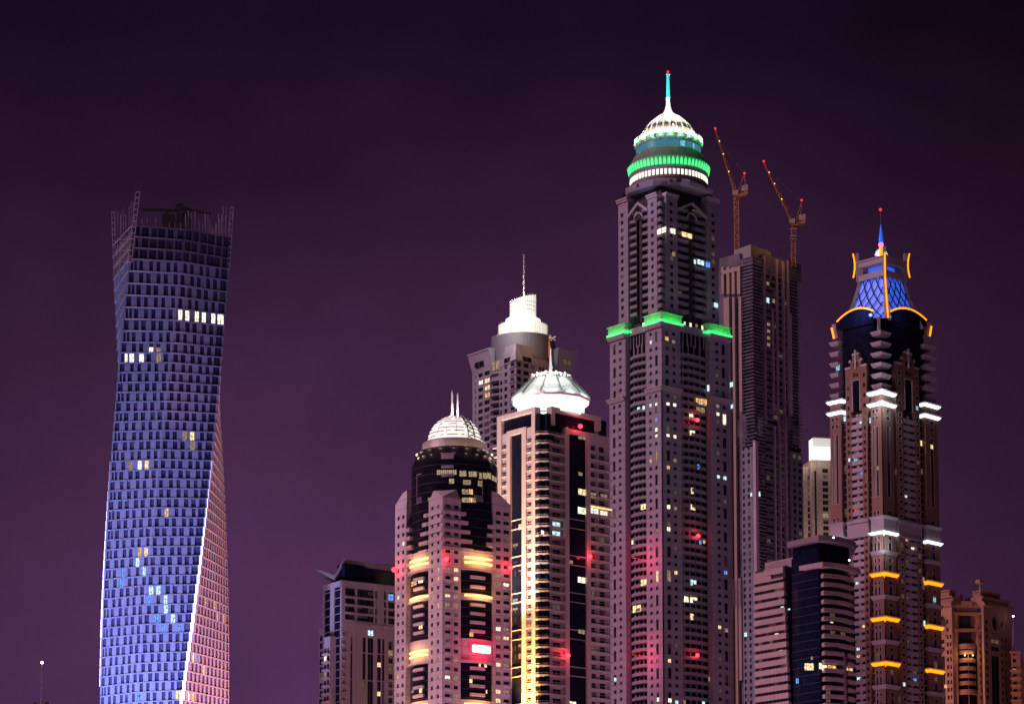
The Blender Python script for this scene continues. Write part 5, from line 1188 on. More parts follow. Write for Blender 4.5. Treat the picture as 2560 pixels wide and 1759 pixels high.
# ------------------------------------------------------------------ striped tower with a curved glass drum
def striped_tower():
    D = 900.0; L, R = corner(2046, 1450, D, 38.5)
    root = thing('striped_office_tower', (L.O[0], L.O[1], 0), 'low dark glass tower with salmon stripes, bowed balconies and a visor roof', 'office tower')
    tl, tr = lambda x: L.t(x, 1560), lambda x: R.t(x, 1560)
    rz_, dz = floors(L, 1970, 1437, 21.35, 1790); zlo = R.z(2046, 1790)
    zt = L.z(1965, 1390); tle = tl(1886); P = lambda a, c_: (L.O[0] + L.u[0] * a + R.u[0] * c_, L.O[1] + L.u[1] * a + R.u[1] * c_)
    tre = tr(2132); W, bal, sp = [], [], []
    # dark glass body: flat left side, rounded near corner
    g = MB(); ta = tl(1972); tb = tr(2052); pts = [P(ta, 12), P(ta, 6), P(ta, 1.6)]
    q0, q1, qc = P(tl(1990), 1.2), P(1.0, tr(2058)), P(.3, .3)
    for i in range(9):
        s = i / 8; pts.append(tuple((1 - s) ** 2 * q0[j] + 2 * s * (1 - s) * qc[j] + s * s * q1[j] for j in (0, 1)))
    pts += [P(2.2, tre), P(ta, tre)]
    zgl = L.z(1985, 1392); g.prism(pts, 0, zgl); g.build('glass_body', M['h_glass'], root)
    ml = MB()
    for z in rz_:
        for i in range(2, len(pts) - 3): ml.bar((*pts[i], z), (*pts[i + 1], z), .09)
    ml.build('glass_joint', M['j_dark'], root)
    # striped left wall: each spandrel a part, ribbon windows between
    xe = tl(1972)
    def xr(z): return tl(1961 + (L.tz(1965, 1440)[1] - z) / (L.tz(1965, 1440)[1] - L.tz(1965, 1750)[1]) * 9.5)
    for k, z in enumerate(rz_):
        if k == 0: continue
        b = MB(); L.box(b, xr(z), tle, z - dz * .30, z + dz * .32, -1, .25); sp.append(b)
        n = 9
        for i in range(n):
            a0 = xr(z) + (tle - xr(z)) * i / n; a1 = xr(z) + (tle - xr(z)) * (i + 1) / n - .12; W.append([L, a0, a1, z + dz * .32, z + dz * .70, .56 - .7, None])
    L.box(g := MB(), xr(rz_[1]), tle, 0, zt - 3, -8, -.6); g.build('core', M['f_dark'], root)
    tw = MB(); z1 = rz_[0]
    tw.add([L.P(tl(1960), rz_[1] + dz * .7, .25), L.P(tle, rz_[1] + dz * .7, .25), L.P(tle, z1 + dz * .4, .25), L.P(tl(1930), z1 + dz * .35, .25), L.P(tl(1930), z1 - .1 * dz, .25), L.P(tl(1960), z1 - .1 * dz, .25)], [(0, 1, 2, 3, 4, 5)])
    L.box(tw, tl(1960), tle, rz_[1] + dz * .68, z1 - dz * .1, -1, .24); L.box(tw, tl(1916), tle, z1 - dz * .1, z1 + dz * .5, -1, .24); L.box(tw, tl(1960), tl(1912), z1 + dz * .42, z1 + dz * 1.15, -1, .24)
    L.box(tw, tl(1972), tl(1901), z1 + dz * 1.15, z1 + dz * 2.2, -9, -2.5); L.box(tw, tl(1916), tle, z1 + dz * .5, z1 + dz * .95, -1, .22)
    tw.build('top_wall', M['h_band'], root); many(root, 'spandrel', sp, M['h_band'])
    # bowed balcony bands on the right
    z0 = R.z(2052, 1435); k = 0
    zb0, dzb = floors(R, 2053, 1438, 21.4, 1790)
    for k, z in enumerate(zb0):
        segs = [(2051, 2137)] if k < 9 else [(2051, 2096), (2105, 2138)]
        for xa, xb in segs:
            b = MB(); ta_, tb_ = tr(xa), tr(xb); m_ = 10; ps = []
            for i in range(m_ + 1):
                s = i / m_; full = (ta_ + (tb_ - ta_) * s - tr(2051)) / (tr(2138) - tr(2051)); dd = -.6 + 3.6 * (1 - (1.9 * full - .72) ** 2 / 1.5)
                q = R.P(ta_ + (tb_ - ta_) * s, 0, max(dd, -1.5)); ps.append((q[0], q[1]))
            ps += [R.P(tb_, 0, -4)[:2], R.P(ta_ + 3, 0, -4)[:2]]
            b.prism(ps, z - .75, z + .55); bal.append(b)
            n = max(2, int((tb_ - ta_) / 2.6))
            for i in range(n): W.append([R, ta_ + 2 + (tb_ - ta_ - 2) * i / n, ta_ + 2 + (tb_ - ta_ - 2) * (i + .9) / n, z - dzb + .6, z - .8, .35, None])
    many(root, 'balcony', bal, M['h_band'])
    pl = MB(); R.box(pl, tr(2096), tr(2105), 0, zb0[9] - .5, -2, 1.9); pl.build('pillar', M['h_roof'], root)
    # cornice band, drum of dark glass and visor roof above
    cb = MB(); ps = []
    for i in range(13):
        s = i / 12; t = tr(2046) + (tr(2150) - tr(2046)) * s; q = R.P(t, 0, .2 + 3.4 * (1 - (1.8 * s - .7) ** 2 / 1.4)); ps.append((q[0], q[1]))
    zc0 = R.z(2046, 1418); qs = [L.P(tl(2004), 0, .9)[:2]] + ps + [R.P(tr(2140), 0, -6)[:2], P(4, 4)]
    cb.prism(qs, zc0, zc0 + 1.7); cb.build('cornice_band', M['h_band'], root)
    Dc = D + 17; c = (at(2052, 1380, Dc)[0], Dc); px = Dc / FP; zz = lambda y: at(2052, y, Dc - 10)[2]
    dr = MB(); dr.lathe(c, [(72 * px, zc0), (72 * px, zz(1345)), (.1, zz(1345))], 48); L.box(dr, tl(2040), tl(1976), zgl - 1, at(2046, 1349, D - 2)[2], -16, -1.5); dr.build('glass_drum', M['h_glass'], root)
    rf = MB(); ap = at(2046, 1336, D - 2); e1 = L.P(tl(1973), 0, .6); pr = [ap[:2]]
    for i in range(1, 13):
        s = i / 12; a = at(2046, 1336, D - 2); 
        xq = 2046 + 94 * (1 - (1 - s) ** 1.6); Yq = D - 2 + 14 * s ** 1.8 + 2 * s; pr.append(at(xq, 1340, Yq)[:2])
    pr += [at(2120, 1340, D + 40)[:2], e1[:2]]
    zr0, zr1 = at(2046, 1350, D - 2)[2], ap[2]; rf.prism(pr, zr0, zr1); rf.build('visor_roof', M['h_roof'], root)
    for x, y in ((2084, 1343), (2123, 1400)): p = at(x, y, D - 4 if x < 2100 else D - 1.5); b = MB(); b.ball(p, .3); b.build('roof_lamp', M['whitelamp'], root)
    for q in ((1952, 1959, 1515, 1524, 'cool', L, .27), (1937, 1946, 1582, 1591, 'pale', L, .27), (1948, 1957, 1624, 1632, 'warm', L, .27), (1905, 1909, 1696, 1705, 'warm', L, .27), (1888, 1900, 1679, 1685, 'dim', L, .27), (1932, 1942, 1670, 1677, 'dim', L, .27)): pane(W, q[5], *q[:5], d=.0)
    for x0, x1, y0, y1, k in ((2011, 2022, 1657, 1674, 'warm'), (2022, 2034, 1657, 1674, 'warm'), (2048, 2054, 1656, 1671, 'pale'), (2056, 2067, 1661, 1675, 'pale'), (2070, 2090, 1662, 1675, 'amber'), (2112, 2132, 1668, 1675, 'amber'), (2076, 2083, 1553, 1556, 'warm'), (1970, 1975, 1520, 1524, 'cool'), (2027, 2032, 1640, 1648, 'dim'), (1990, 1996, 1695, 1707, 'blue')):
        if x0 > 2046: pane(W, R, x0, x1, y0, y1, k, .45)
        else:
            f = Face(at(1990, 1600, D + 6)[:2], (1, 0), (0, -1)); f2 = Face((at(2046, 1600, D)[0], D - .2), (.92, -.38), (-.38, -.92)); pane(W, f2 if x0 > 2005 else L, x0, x1, y0, y1, k, 2.0 if x0 > 2005 else .5)
    windows(root, W, n=100, dark='brglass')
striped_tower()

# ------------------------------------------------------------------ slim sandy tower with a white lit box on top
def slim_tower():
    D = 1330.0; L, R = corner(2034, 1250, D, 12)
    root = thing('slim_sandy_tower', (L.O[0], L.O[1], 0), 'slim sandy tower with a blazing white fluted box on its roof', 'apartment tower')
    Rf = R; px = D / FP; wl, W = MB(), []
    zt, zb = R.z(2040, 1147), R.z(2040, 1094); tr = lambda x: R.t(x, 1250)
    rz_, dz = floors(R, 2060, 1176, 15.9, 1420)
    column(wl, W, R, tr(2042), tr(2090), 0, zt - .3, tr(2057), tr(2071), [(z - 1.1, z + 1.1) for z in rz_], 0, .4, 14); 
    column(wl, W, R, tr(2030), tr(2042), 0, zt - .3, tr(2045 - 8), tr(2050 - 8), [(0, R.z(2047, 1176))], -.2, .5, 14)
    zl = R.z(2010, 1164); column(wl, W, R, tr(2009), tr(2032), 0, zl - 4, tr(2024), tr(2031), [(z - 1.2, z + 1.2) for z in rz_], -3, .6, 12)
    R.box(wl, tr(2009), tr(2027), zl - 4, zl, -14, -3)
    wl.build('wall', M['i_wall'], root)
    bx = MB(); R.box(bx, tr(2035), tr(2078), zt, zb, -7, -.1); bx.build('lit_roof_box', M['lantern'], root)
    fn = MB()
    for i in range(20): t = tr(2035) + (tr(2078) - tr(2035)) * i / 19; R.box(fn, t - .10, t + .10, zb - 4.5, zb + .5, -.1, .12)
    fn.build('box_fin', M['i_wall'], root); b = MB(); b.ball(R.P(tr(2034), zt + .2, .6), .3); b.build('roof_lamp', M['whitelamp'], root)
    windows(root, W, [(2064, 1281, 'dim')], dark='brglass', n=100)
    lamp('roof_light', 'POINT', R.P(tr(2056), zt - 1, 6), 900, (1, .88, .75), root, 1); lamp('roof_light', 'POINT', R.P(tr(2018), zl + 1, 2), 700, (1, .8, .6), root, 1)
    lamp('floodlight', 'SPOT', R.P(tr(2030), R.z(2030, 1480), 26), 0.35e5, (1, .68, .5), root, 2, R.P(tr(2035), R.z(2030, 1240), 0), 55)
slim_tower()

# ------------------------------------------------------------------ brown tower with blue lattice crown and neon
def neon_tower():
    D = 1050.0; L, R = corner(2207, 1200, D, 44.5)
    root = thing('neon_crown_tower', (L.O[0], L.O[1], 0), 'brown tower with blue lattice crown edged in orange neon, white and amber ledges', 'skyscraper')
    Y = 1200; tl, tr = lambda x: L.t(x, Y), lambda x: R.t(x, Y)
    tle, tre = tl(2078), tr(2345); C = centre(L, R, tle, tre); zlo = R.z(2207, 1790)
    P = lambda a, c_: (L.O[0] + L.u[0] * a + R.u[0] * c_, L.O[1] + L.u[1] * a + R.u[1] * c_)
    wl, W, bal, lt, trm, dk, gl, fr = MB(), [], [], MB(), MB(), MB(), MB(), MB()
    zc0, zc1 = R.z(2209, 1327), R.z(2209, 1288)          # heavy cornice
    zn1, zn0 = R.z(2204, 982), R.z(2204, 1010)              # white neon ledges
    zgt = R.z(2203, 787)
    b = MB(); i_ = 2.6; b.prism([P(i_, i_), P(i_, tre - i_), P(tle - i_, tre - i_), P(tle - i_, i_)], 0, zn1 - 2); b.build('core', M['f_dark'], root)
    rz_, dz = floors(R, 2207, 1024, 18.1, 1790)
    rw = lambda hh=1.5: [(z - hh / 2, z + hh / 2) for z in rz_]
    # left and right faces, mirrored layouts: pier | dark slot | brown windows | mauve balconies | brown windows | dark slot | pier
    for fc, xs in ((L, dict(pa=(2207, 2180), da=(2180, 2170), ba=(2170, 2157, 2166.5, 2160.5), m=(2157, 2129.5), bb=(2129.5, 2117, 2126, 2120.5), db=(2117, 2105), pb=(2105, 2078))),
                   (R, dict(pa=(2207, 2235), da=(2235, 2243), ba=(2243, 2261, 2249, 2256), m=(2261, 2290), bb=(2290, 2302, 2293, 2299.5), db=(2302, 2315), pb=(2315, 2345)))):
        t = lambda x: fc.t(x, Y)
        for xa, xb in (xs['da'], xs['db']):
            fc.box(dk, t(xa), t(xb), 0, zn0 - 2, -2.8, -1.3)
            for z in rz_:
                if fc is L or xs['da'] != (xa, xb): fc.box(trm, t(xa), t(xb), z - 2.0, z - 1.85, -1.3, -1.15)
                W.append([fc, t(xa) * .85 + t(xb) * .15, t(xa) * .15 + t(xb) * .85, z - 1.2, z + .9, -1.24, None])
        for key in ('ba', 'bb'):
            xa, xb, w0, w1 = xs[key]; ztop = {('ba', 0): R.z(2204, 930), ('bb', 0): R.z(2204, 930)}[(key, 0)]
            zt_ = fc.z((xa + xb) / 2, 921 if fc is L and key == 'ba' else (927 if fc is L else (921 if key == 'bb' else 905)))
            zt_ = fc.z(2143 if fc is L else 2275, 918); column(wl, W, fc, t(xa), t(xb), 0, zt_, t(w0), t(w1), rw() + [(zt_ - 4.6 - k * 4.2, zt_ - 2.9 - k * 4.2) for k in range(5) if zt_ - 4.6 - k * 4.2 > rz_[0] + 2], 0, .3, 2.6, None, fr if fc is R else None)
            fc.box(trm, t(xa), t(xb), zt_, zt_ + .8, -1, .25)
        xa, xb = xs['m']; zm = fc.z(2143 if fc is L else 2275, 1027)
        # mauve recessed balconies
        fc.box(dk, t(xa), t(xb), 0, zm, -2.8, -1.6)
        for z in rz_:
            if z < zm - 1:
                bq = MB(); fc.box(bq, t(xa), t(xb), z - 2.7, z - .9, -1.6, -.15); m0, m1 = t(xa) + (t(xb) - t(xa)) * .38, t(xa) + (t(xb) - t(xa)) * .60; fc.box(bq, m0, m1, z - .9, z + .35, -1.6, -.6); bal.append(bq)
                for a0, a1 in ((.06, .36), (.62, .94)): W.append([fc, t(xa) + (t(xb) - t(xa)) * a0, t(xa) + (t(xb) - t(xa)) * a1, z - .9, z + .35, -1.1, None])
        # stepped brown gable above, tall dark glass panel in it
        zs1, zs2, zs3 = fc.z(2143 if fc is L else 2275, 910), fc.z(2143 if fc is L else 2275, 893), fc.z(2143 if fc is L else 2275, 888)
        m0 = t(xa) * .82 + t(xb) * .18; m1 = t(xa) * .18 + t(xb) * .82
        ztg, zbg = fc.z(2143 if fc is L else 2275, 950), zm
        fc.box(wl, t(xa), t(xb), ztg, zs1, -2.6, 0); fc.box(wl, t(xa) * 1.0, t(xb) * 1.0, zs1, zs1 + 1.6, -2.6, 0)
        fc.box(wl, m0, m1, zs1 + 1.6, zs2 + 1.2, -2.6, 0); fc.box(trm, m0, m1, zs2 + 1.2, zs2 + 1.9, -1, .25)
        mm_ = (m0 + m1) / 2; fc.box(trm, mm_ - .35, mm_ + .35, zs1 - 2, zs3 + 2.4, -.5, .45)
        for tt in (t(xa), t(xb)): fc.box(trm, tt - .5, tt + .5, zs1 + 1.2, zs1 + 2.2, -1, .25)
        fc.box(wl, t(xa), m0, zbg, ztg, -2.6, 0); fc.box(wl, m1, t(xb), zbg, ztg, -2.6, 0)
        fc.box(gl, m0, m1, zbg, ztg, -2.6, -.5)
        for ta_, tb_, za, zb in ((m0 - .25, m0, zbg, ztg + .25), (m1, m1 + .25, zbg, ztg + .25), (m0, m1, ztg, ztg + .25)): fc.box(trm, ta_, tb_, za, zb, 0, .12)
        for k in (0, 1):
            for f_ in (.3, .7): W.append([fc, m0 + (m1 - m0) * (f_ - .15), m0 + (m1 - m0) * (f_ + .15), ztg + 1.6 + 4.2 * k, ztg + 3.3 + 4.2 * k, .06, None])
        # corner piers with tall slots
        for (xa, xb), cols in ((xs['pa'], ((2198.5, 2193.5), (2189.5, 2184.5)) if fc is L else ((2217, 2225),)), (xs['pb'], ((2098, 2093), (2088, 2083)) if fc is L else ((2326, 2333.5),))):
            xsn = [xa] + ([(cols[0][1] + cols[1][0]) / 2] if len(cols) == 2 else []) + [xb]; corner_p = (xa, xb) == xs['pa']
            for i, (w0, w1) in enumerate(cols):
                up = [(z - .9, z + .7) for z in (rz_[0] - 0, rz_[1])] + [(rz_[14] - .8, rz_[14] + .8), (rz_[15] - .8 - .6, rz_[15] + .2), (rz_[12] + .6, rz_[2] - .6)]
                dnz = [];  per = 57.5 * D / FP / 1.0; zz = zc0 - 1.2; k = 0
                column(wl, W, fc, t(xsn[i]), t(xsn[i + 1]), zc0, zn0 - 1, t(w0), t(w1), up, .3, .3, 2.6, None, fr, .14)
                low = []; zz = zc0
                for k in range(9):
                    zk = zc0 - .4 - k * per * .995; low += [(zk - 2.9, zk - 1.3), (zk - 8.1, zk - 3.9)]
                column(wl, W, fc, t(xsn[i]), t(xsn[i + 1]), 0, zc0, t(w0), t(w1), low, .3, .3, 2.6, None, fr, .14)
    # cornices on the corner piers: plain and neon by turns
    per = 57.5 * D / FP * .995; neon = []; plain = MB()
    def ledge(mb, a0, a1, c0, c1, z0, z1, o):
        mb.prism([P(a0 - o, c0 - o), P(a0 - o, c1 + o), P(a1 + o, c1 + o), P(a1 + o, c0 - o)], z0, z1, top=[P(a0 - o - .7, c0 - o - .7), P(a0 - o - .7, c1 + o + .7), P(a1 + o + .7, c1 + o + .7), P(a1 + o + .7, c0 - o - .7)])
    posts = [(0, tl(2180), 0, tr(2235)), (tl(2105), tle, 0, 8), (0, 8, tr(2315), tre)]
    for a0, a1, c0, c1 in posts:
        for k in range(1, 10):
            z = zc0 - .4 - k * per
            if z < zlo - 4: continue
            if k % 2 == 0:
                b = MB(); ledge(b, a0, a1, c0, c1, z + .4, z + 1.6, .5); b.build('amber_neon_ledge', M['orange'], root)
                ledge(plain, a0, a1, c0, c1, z + 1.75, z + 2.2, .8)
            else: ledge(plain, a0, a1, c0, c1, z, z + 1.7, .45)
        b = MB(); ledge(b, a0, a1, c0, c1, zc0 - 1.0, zc0 - .05, .6); b.build('white_neon_ledge', M['ice'], root)
        for z0 in (zn0, zn1):
            b = MB(); ledge(b, a0, a1, c0, c1, z0 - .35, z0 + .6, .6); b.build('white_neon_ledge', M['ice'], root); ledge(plain, a0, a1, c0, c1, z0 + .75, z0 + 1.2, 1.0)
        plain.prism([P(a0 - .5, c0 - .5), P(a0 - .5, c1 + .5), P(a1 + .5, c1 + .5), P(a1 + .5, c0 - .5)], zc0 + .1, zc1 - 1.2); ledge(plain, a0, a1, c0, c1, zc1 - 1.2, zc1, .6)
        wl.prism([P(a0, c0), P(a0, c1), P(a1, c1), P(a1, c0)], zn0 - 1, zn1)
    for fc, xa, xb in ((L, 2170, 2117), (R, 2243, 2302)):
        fc.box(plain, fc.t(xa, Y), fc.t(xb, Y), zc0 + .2, zc1 - 1.3, -2.6, .25)
        for za, zb, o in ((zc1 - 1.3, zc1 - .2, .9), (zc0 - .9, zc0 + .2, .7)): fc.box(plain, fc.t(xa, Y), fc.t(xb, Y), za, zb, -2.6, o)
    many(root, 'cornice', plain.pieces(), M['j_light'])
    for (x, y) in ((2205, 968), (2205, 996), (2209, 1338)):
        t0, z = R.tz(x, y); q = (L.O[0] - (L.n[0] * -3 + R.n[0] * -3) , L.O[1] + (L.n[1] * 3 + R.n[1] * 3), z - 4.5); lamp('neon_light', 'POINT', q, 2600, (.72, .9, 1), root, 1)
    # glass shaft above with stacked corner balconies
    ig = 2.0; sh = MB(); cr = 3.5
    pts = []
    for (a, c_) in ((0, 0), (0, 1), (1, 1), (1, 0)):
        ca, cc_ = (ig if a == 0 else tle - ig), (ig if c_ == 0 else tre - ig)
        sa, sc2 = (1 if a == 0 else -1), (1 if c_ == 0 else -1); seq = [(ca + sa * cr, cc_), (ca, cc_ + sc2 * cr)]
        if (a, c_) in ((0, 1), (1, 0)): seq = seq[::-1] if (a, c_) == (0, 1) else seq[::-1]
        pts += [P(*q) for q in (seq if (a, c_) in ((0, 0), (1, 1)) else seq)]
    sh.prism(pts, zn1 - 2, zgt); sh.build('glass_shaft', M['j_glass'], root)
    for k in range(6):
        z = R.z(2204, 833 + k * 26.3)
        for a0, a1, c0, c1 in ((.2, tl(2182), .2, tr(2232)), (tl(2097), tle + .4, .6, 6.5), (.6, 6.5, tr(2318), tre + .4)):
            bq = MB(); f_ = .8
            bq.prism([P(a0, c0), P(a0, c1 - .8), P(a1 - .8, c1 - .8), P(a1 - .8, c0)], z - .6, z + 1.1, top=[P(a0 - f_, c0 - f_), P(a0 - f_, c1), P(a1, c1), P(a1, c0 - f_)]); bal.append(bq)
    many(root, 'balcony', bal, M['j_light'])
    for fc, xs in ((L, ((2110, 2121), (2125, 2134), (2138, 2148), (2152, 2167))), (R, ((2236, 2253), (2257, 2266), (2271, 2280), (2285, 2301)))):
        for i, (xa, xb) in enumerate(xs):
            ta, tb = fc.t(xa, 810), fc.t(xb, 810); n = 2; z1 = fc.z(2139 if fc is L else 2268, 799); 
            for j in range(n): W.append([fc, ta + (tb - ta) * j / n, ta + (tb - ta) * (j + .85) / n, z1 - 1.6, z1 + .9, -ig + .12, 'cyan'])
    pane(W, L, 2090, 2099, 911, 926, 'cyan', -1.0)
    wl.build('wall', M['j_brown'], root); many(root, 'trim', trm.pieces(), M['j_trim']); fr.build('window_frame', M['j_trim'], root); many(root, 'dark_slot', dk.pieces(), M['j_dark']); many(root, 'glass_panel', gl.pieces(), M['j_glass'])
    lits = [(2110, 1044, 'cool'), (2174, 1044, 'cool'), (2149, 1050, 'cool'), (2267, 1012, 'cyan'), (2281, 1014, 'cyan'), (2308, 1040, 'cyan'), (2310, 1112, 'warm'), (2328, 1116, 'warm'), (2124, 1150, 'cool'), (2136, 1147, 'cyan'), (2240, 1174, 'warm'), (2269, 1234, 'cool'), (2149, 1182, 'blue'), (2096, 1283, 'cool'),
            (2257, 1352, 'amber'), (2284, 1374, 'pale'), (2153, 1563, 'warm'), (2165, 1562, 'warm'), (2140, 1452, 'cool'), (2153, 1620, 'cool'), (2153, 1638, 'amber'), (2154, 1696, 'cool'), (2263, 1714, 'cool'), (2286, 1699, 'blue'), (2247, 1750, 'cool'), (2314, 1550, 'cool'), (2334, 1498, 'cyan'), (2312, 1455, 'dim'), (2191, 1170, 'dim'), (2139, 1278, 'red'), (2147, 1044, 'dim')]
    windows(root, W, lits, dark='brglass', n=100)
    # ---- crown
    Dc = C[1]; px = Dc / FP; z = lambda y: at(2200, y, Dc)[2]; cx_, cy_ = C; zn = lambda y: at(2202, y, Dc - 9.5)[2]
    uL, uR = L.u, R.u; hw0 = (tle - 2 * ig) / 2; hv0 = (tre - 2 * ig) / 2
    def Q(sa, sc2, r, z_): return (cx_ + (uL[0] * sa + uR[0] * sc2) * r, cy_ + (uL[1] * sa + uR[1] * sc2) * r, z_)
    # half-width against height (concave flare)
    zA, zB = zgt - 1, R.z(2203, 640)
    zz0, zz1, zz2 = zgt, zn(687), zn(640)
    def half(zv):
        f = max(0, min(1, (zv - zz0) / (zz1 - zz0))); return 6.84 + 5.1 * (1 - f) ** 1.25
    n = 10; body_, edge = MB(), []
    for k in range(n):
        za, zb = zz0 + (zz1 - zz0) * k / n, zz0 + (zz1 - zz0) * (k + 1) / n; ra, rb2 = half(za) - .9, half(zb) - .9
        body_.prism([Q(*s, ra, 0)[:2] for s in ((-1, -1), (-1, 1), (1, 1), (1, -1))], za, zb, top=[Q(*s, rb2, 0)[:2] for s in ((-1, -1), (-1, 1), (1, 1), (1, -1))])
    body_.build('lit_crown_core', M['bluegl'], root)  # blue lamp light on the core put into its material as emission
    for s in ((-1, -1), (-1, 1), (1, -1)):
        ribs = MB()
        for k in range(n):
            za, zb = zz0 + (zz1 - zz0) * k / n, zz0 + (zz1 - zz0) * (k + 1) / n; w0 = 1.6 - .8 * k / n; w1 = 1.6 - .8 * (k + 1) / n
            ribs.bar(Q(*s, half(za) - w0 * .4, za), Q(*s, half(zb) - w1 * .4, zb), w0, w2=w1)
        ribs.build('crown_corner', M['j_light'], root)
    for ax in (0, 1):
        lat = MB()
        for d_ in (-1, 1):
            for k in range(-4, 5):
                prev = None
                for i in range(13):
                    f = i / 12; zv = zz0 + (zz1 - zz0) * f; h = half(zv) - .2; u = k / 2.1 + d_ * (f - .5) * 1.35 * (1 + .35 * (1 - f))
                    p = (Q(-1, u, h, zv) if ax == 0 else Q(u, -1, h, zv)) if abs(u) <= .9 else None
                    if ax == 0 and p: p = (cx_ + (-uL[0] * h + uR[0] * u * h), cy_ + (-uL[1] * h + uR[1] * u * h), zv)
                    if ax == 1 and p: p = (cx_ + (uL[0] * u * h - uR[0] * h), cy_ + (uL[1] * u * h - uR[1] * h), zv)
                    if p and prev: lat.bar(prev, p, .26)
                    prev = p
        lat.build('lattice', M['lattice'], root)
    hd_ = MB(); h = half(zz1); sq = lambda r: [Q(*s, r, 0)[:2] for s in ((-1, -1), (-1, 1), (1, 1), (1, -1))]
    hd_.prism(sq(h + .5), zz1 - .3, zz1 + 2.2); hd_.prism(sq(h + .6), zn(655), zn(640)); hd_.prism(sq(h + 1.0), zn(642), zn(638.5))
    for s in ((-1, -1), (-1, 1), (1, -1), (1, 1)): hd_.prism([(Q(*s, h - .6, 0)[0] + dx, Q(*s, h - .6, 0)[1] + dy) for dx, dy in ((-1, -1), (1, -1), (1, 1), (-1, 1))], zz1 + 2, zn(653))
    many(root, 'crown_frame', hd_.pieces(), M['j_light'])
    ib = MB(); ib.prism(sq(h - 3), zz1 + 2, zn(655)); ib.build('crown_inner', M['bluegl'], root)
    # orange neon: arrises, arches over the glass shaft, slanting brackets
    def tube(name, ps, r, m='orange'):
        b = MB()
        for p, q in zip(ps[:-1], ps[1:]): b.bar(p, q, r, n=6)
        return b.build(name, M[m], root)
    o = 1.15
    tube('neon_tube', [Q(-1, -1, half(zz0 + (zz1 - zz0) * i / 10) + .95, zz0 + (zz1 - zz0) * i / 10) for i in range(11)] + [Q(-1, -1, h + 1.2, zn(634))], .33)
    for s in ((1, -1), (-1, 1)): tube('neon_tube', [Q(*s, h + 1.0 + .5 * ((i - 3) / 3) ** 2, z(694 - i * 10)) for i in range(7)], .32)
    fin = MB()
    for s in ((1, -1), (-1, 1), (-1, -1)): fin.prism([(Q(*s, h + .2, 0)[0] + dx, Q(*s, h + .2, 0)[1] + dy) for dx, dy in ((-.6, -.6), (.6, -.6), (.6, .6), (-.6, .6))], zz1, z(634))
    many(root, 'corner_fin', fin.pieces(), M['j_light'])
    hi = MB()
    for fc, x0, x1, y0, ym, y1 in ((L, 2183, 2092, 777, 764, 804), (R, 2226, 2316, 778, 764, 800)):
        ps = []
        for i in range(15):
            s = i / 14; x = x0 + (x1 - x0) * s; y = (1 - s) ** 2 * y0 + 2 * s * (1 - s) * (ym - 10) + s * s * y1; t, zv = fc.tz(x, y, -ig + .5); ps.append(fc.P(t, zv, -ig + .5))
        tube('neon_arch', ps, .36)
        for p, q in zip(ps[:-1], ps[1:]):
            d = -ig - 1.5; hi.add([p, q, (q[0] - fc.n[0] * 3, q[1] - fc.n[1] * 3, q[2] + .3), (p[0] - fc.n[0] * 3, p[1] - fc.n[1] * 3, p[2] + .3), (p[0], p[1], zgt - 2.2), (q[0], q[1], zgt - 2.2)], [(0, 1, 2, 3), (0, 1, 5, 4)])
    hi.build('arched_glass_head', M['j_glass'], root)
    for x0, y0, x1, y1, s in ((2079, 819, 2085, 846, L), (2328.5, 815, 2324.5, 840, R)): 
        Yd = s.P(tle if s is L else tre, 0)[1] - 2; tube('neon_tube', [at(x0, y0, Yd), at(x1, y1, Yd)], .42)
        br = MB(); br.bar(at(x0 + (5 if s is L else -5), y0 - 8, Yd + 3), at(x1 + (5 if s is L else -5), y1, Yd + 3), 1.0); br.build('bracket', M['j_light'], root)
    mp = MB(); mp.bar((*P(3.2, 3.2), zgt - 7), (*P(3.2, 3.2), zgt), .8); mp.build('corner_mullion', M['j_light'], root)
    for fc in (L, R): lamp('crown_light', 'POINT', fc.P(tl(2160) if fc is L else tr(2260), zz0 + 3, 3), 3800 if fc is L else 900, (.22, .40, 1), root, .6)
    lamp('crown_light', 'POINT', (cx_ - 8, cy_ - 30, z(690)), 1500, (1, .5, .3), root, .6)
    # starburst, ball, cone, rod and beacon
    st_ = MB()
    for i in range(13):
        a = pi * (i + .5) / 13
        st_.bar((cx_, cy_, z(640)), (cx_ + 17 * px * cos(a), cy_, z(640) + 20 * px * sin(a)), .15, w2=.10)
    st_.build('starburst', M['ice'], root)
    b = MB(); b.lathe((cx_, cy_), [(1.0, z(640)), (.8, z(618))], 12); b.build('finial_stem', M['orange'], root)
    b = MB(); b.ball((cx_, cy_, z(612)), 1.15, n=14); b.build('finial_ball', M['pinkball'], root)
    b = MB(); b.lathe((cx_, cy_), [(.9, z(607)), (1.0, z(603)), (.55, z(582)), (.08, z(560))], 12); b.build('finial_cone', M['bluecone'], root)
    b = MB(); b.bar((cx_, cy_, z(561)), (cx_, cy_, z(525)), .07); b.build('finial_rod', M['scaff'], root)
    beacon(root, (cx_, cy_, z(524)), .6, 0, m='redsm')
neon_tower()

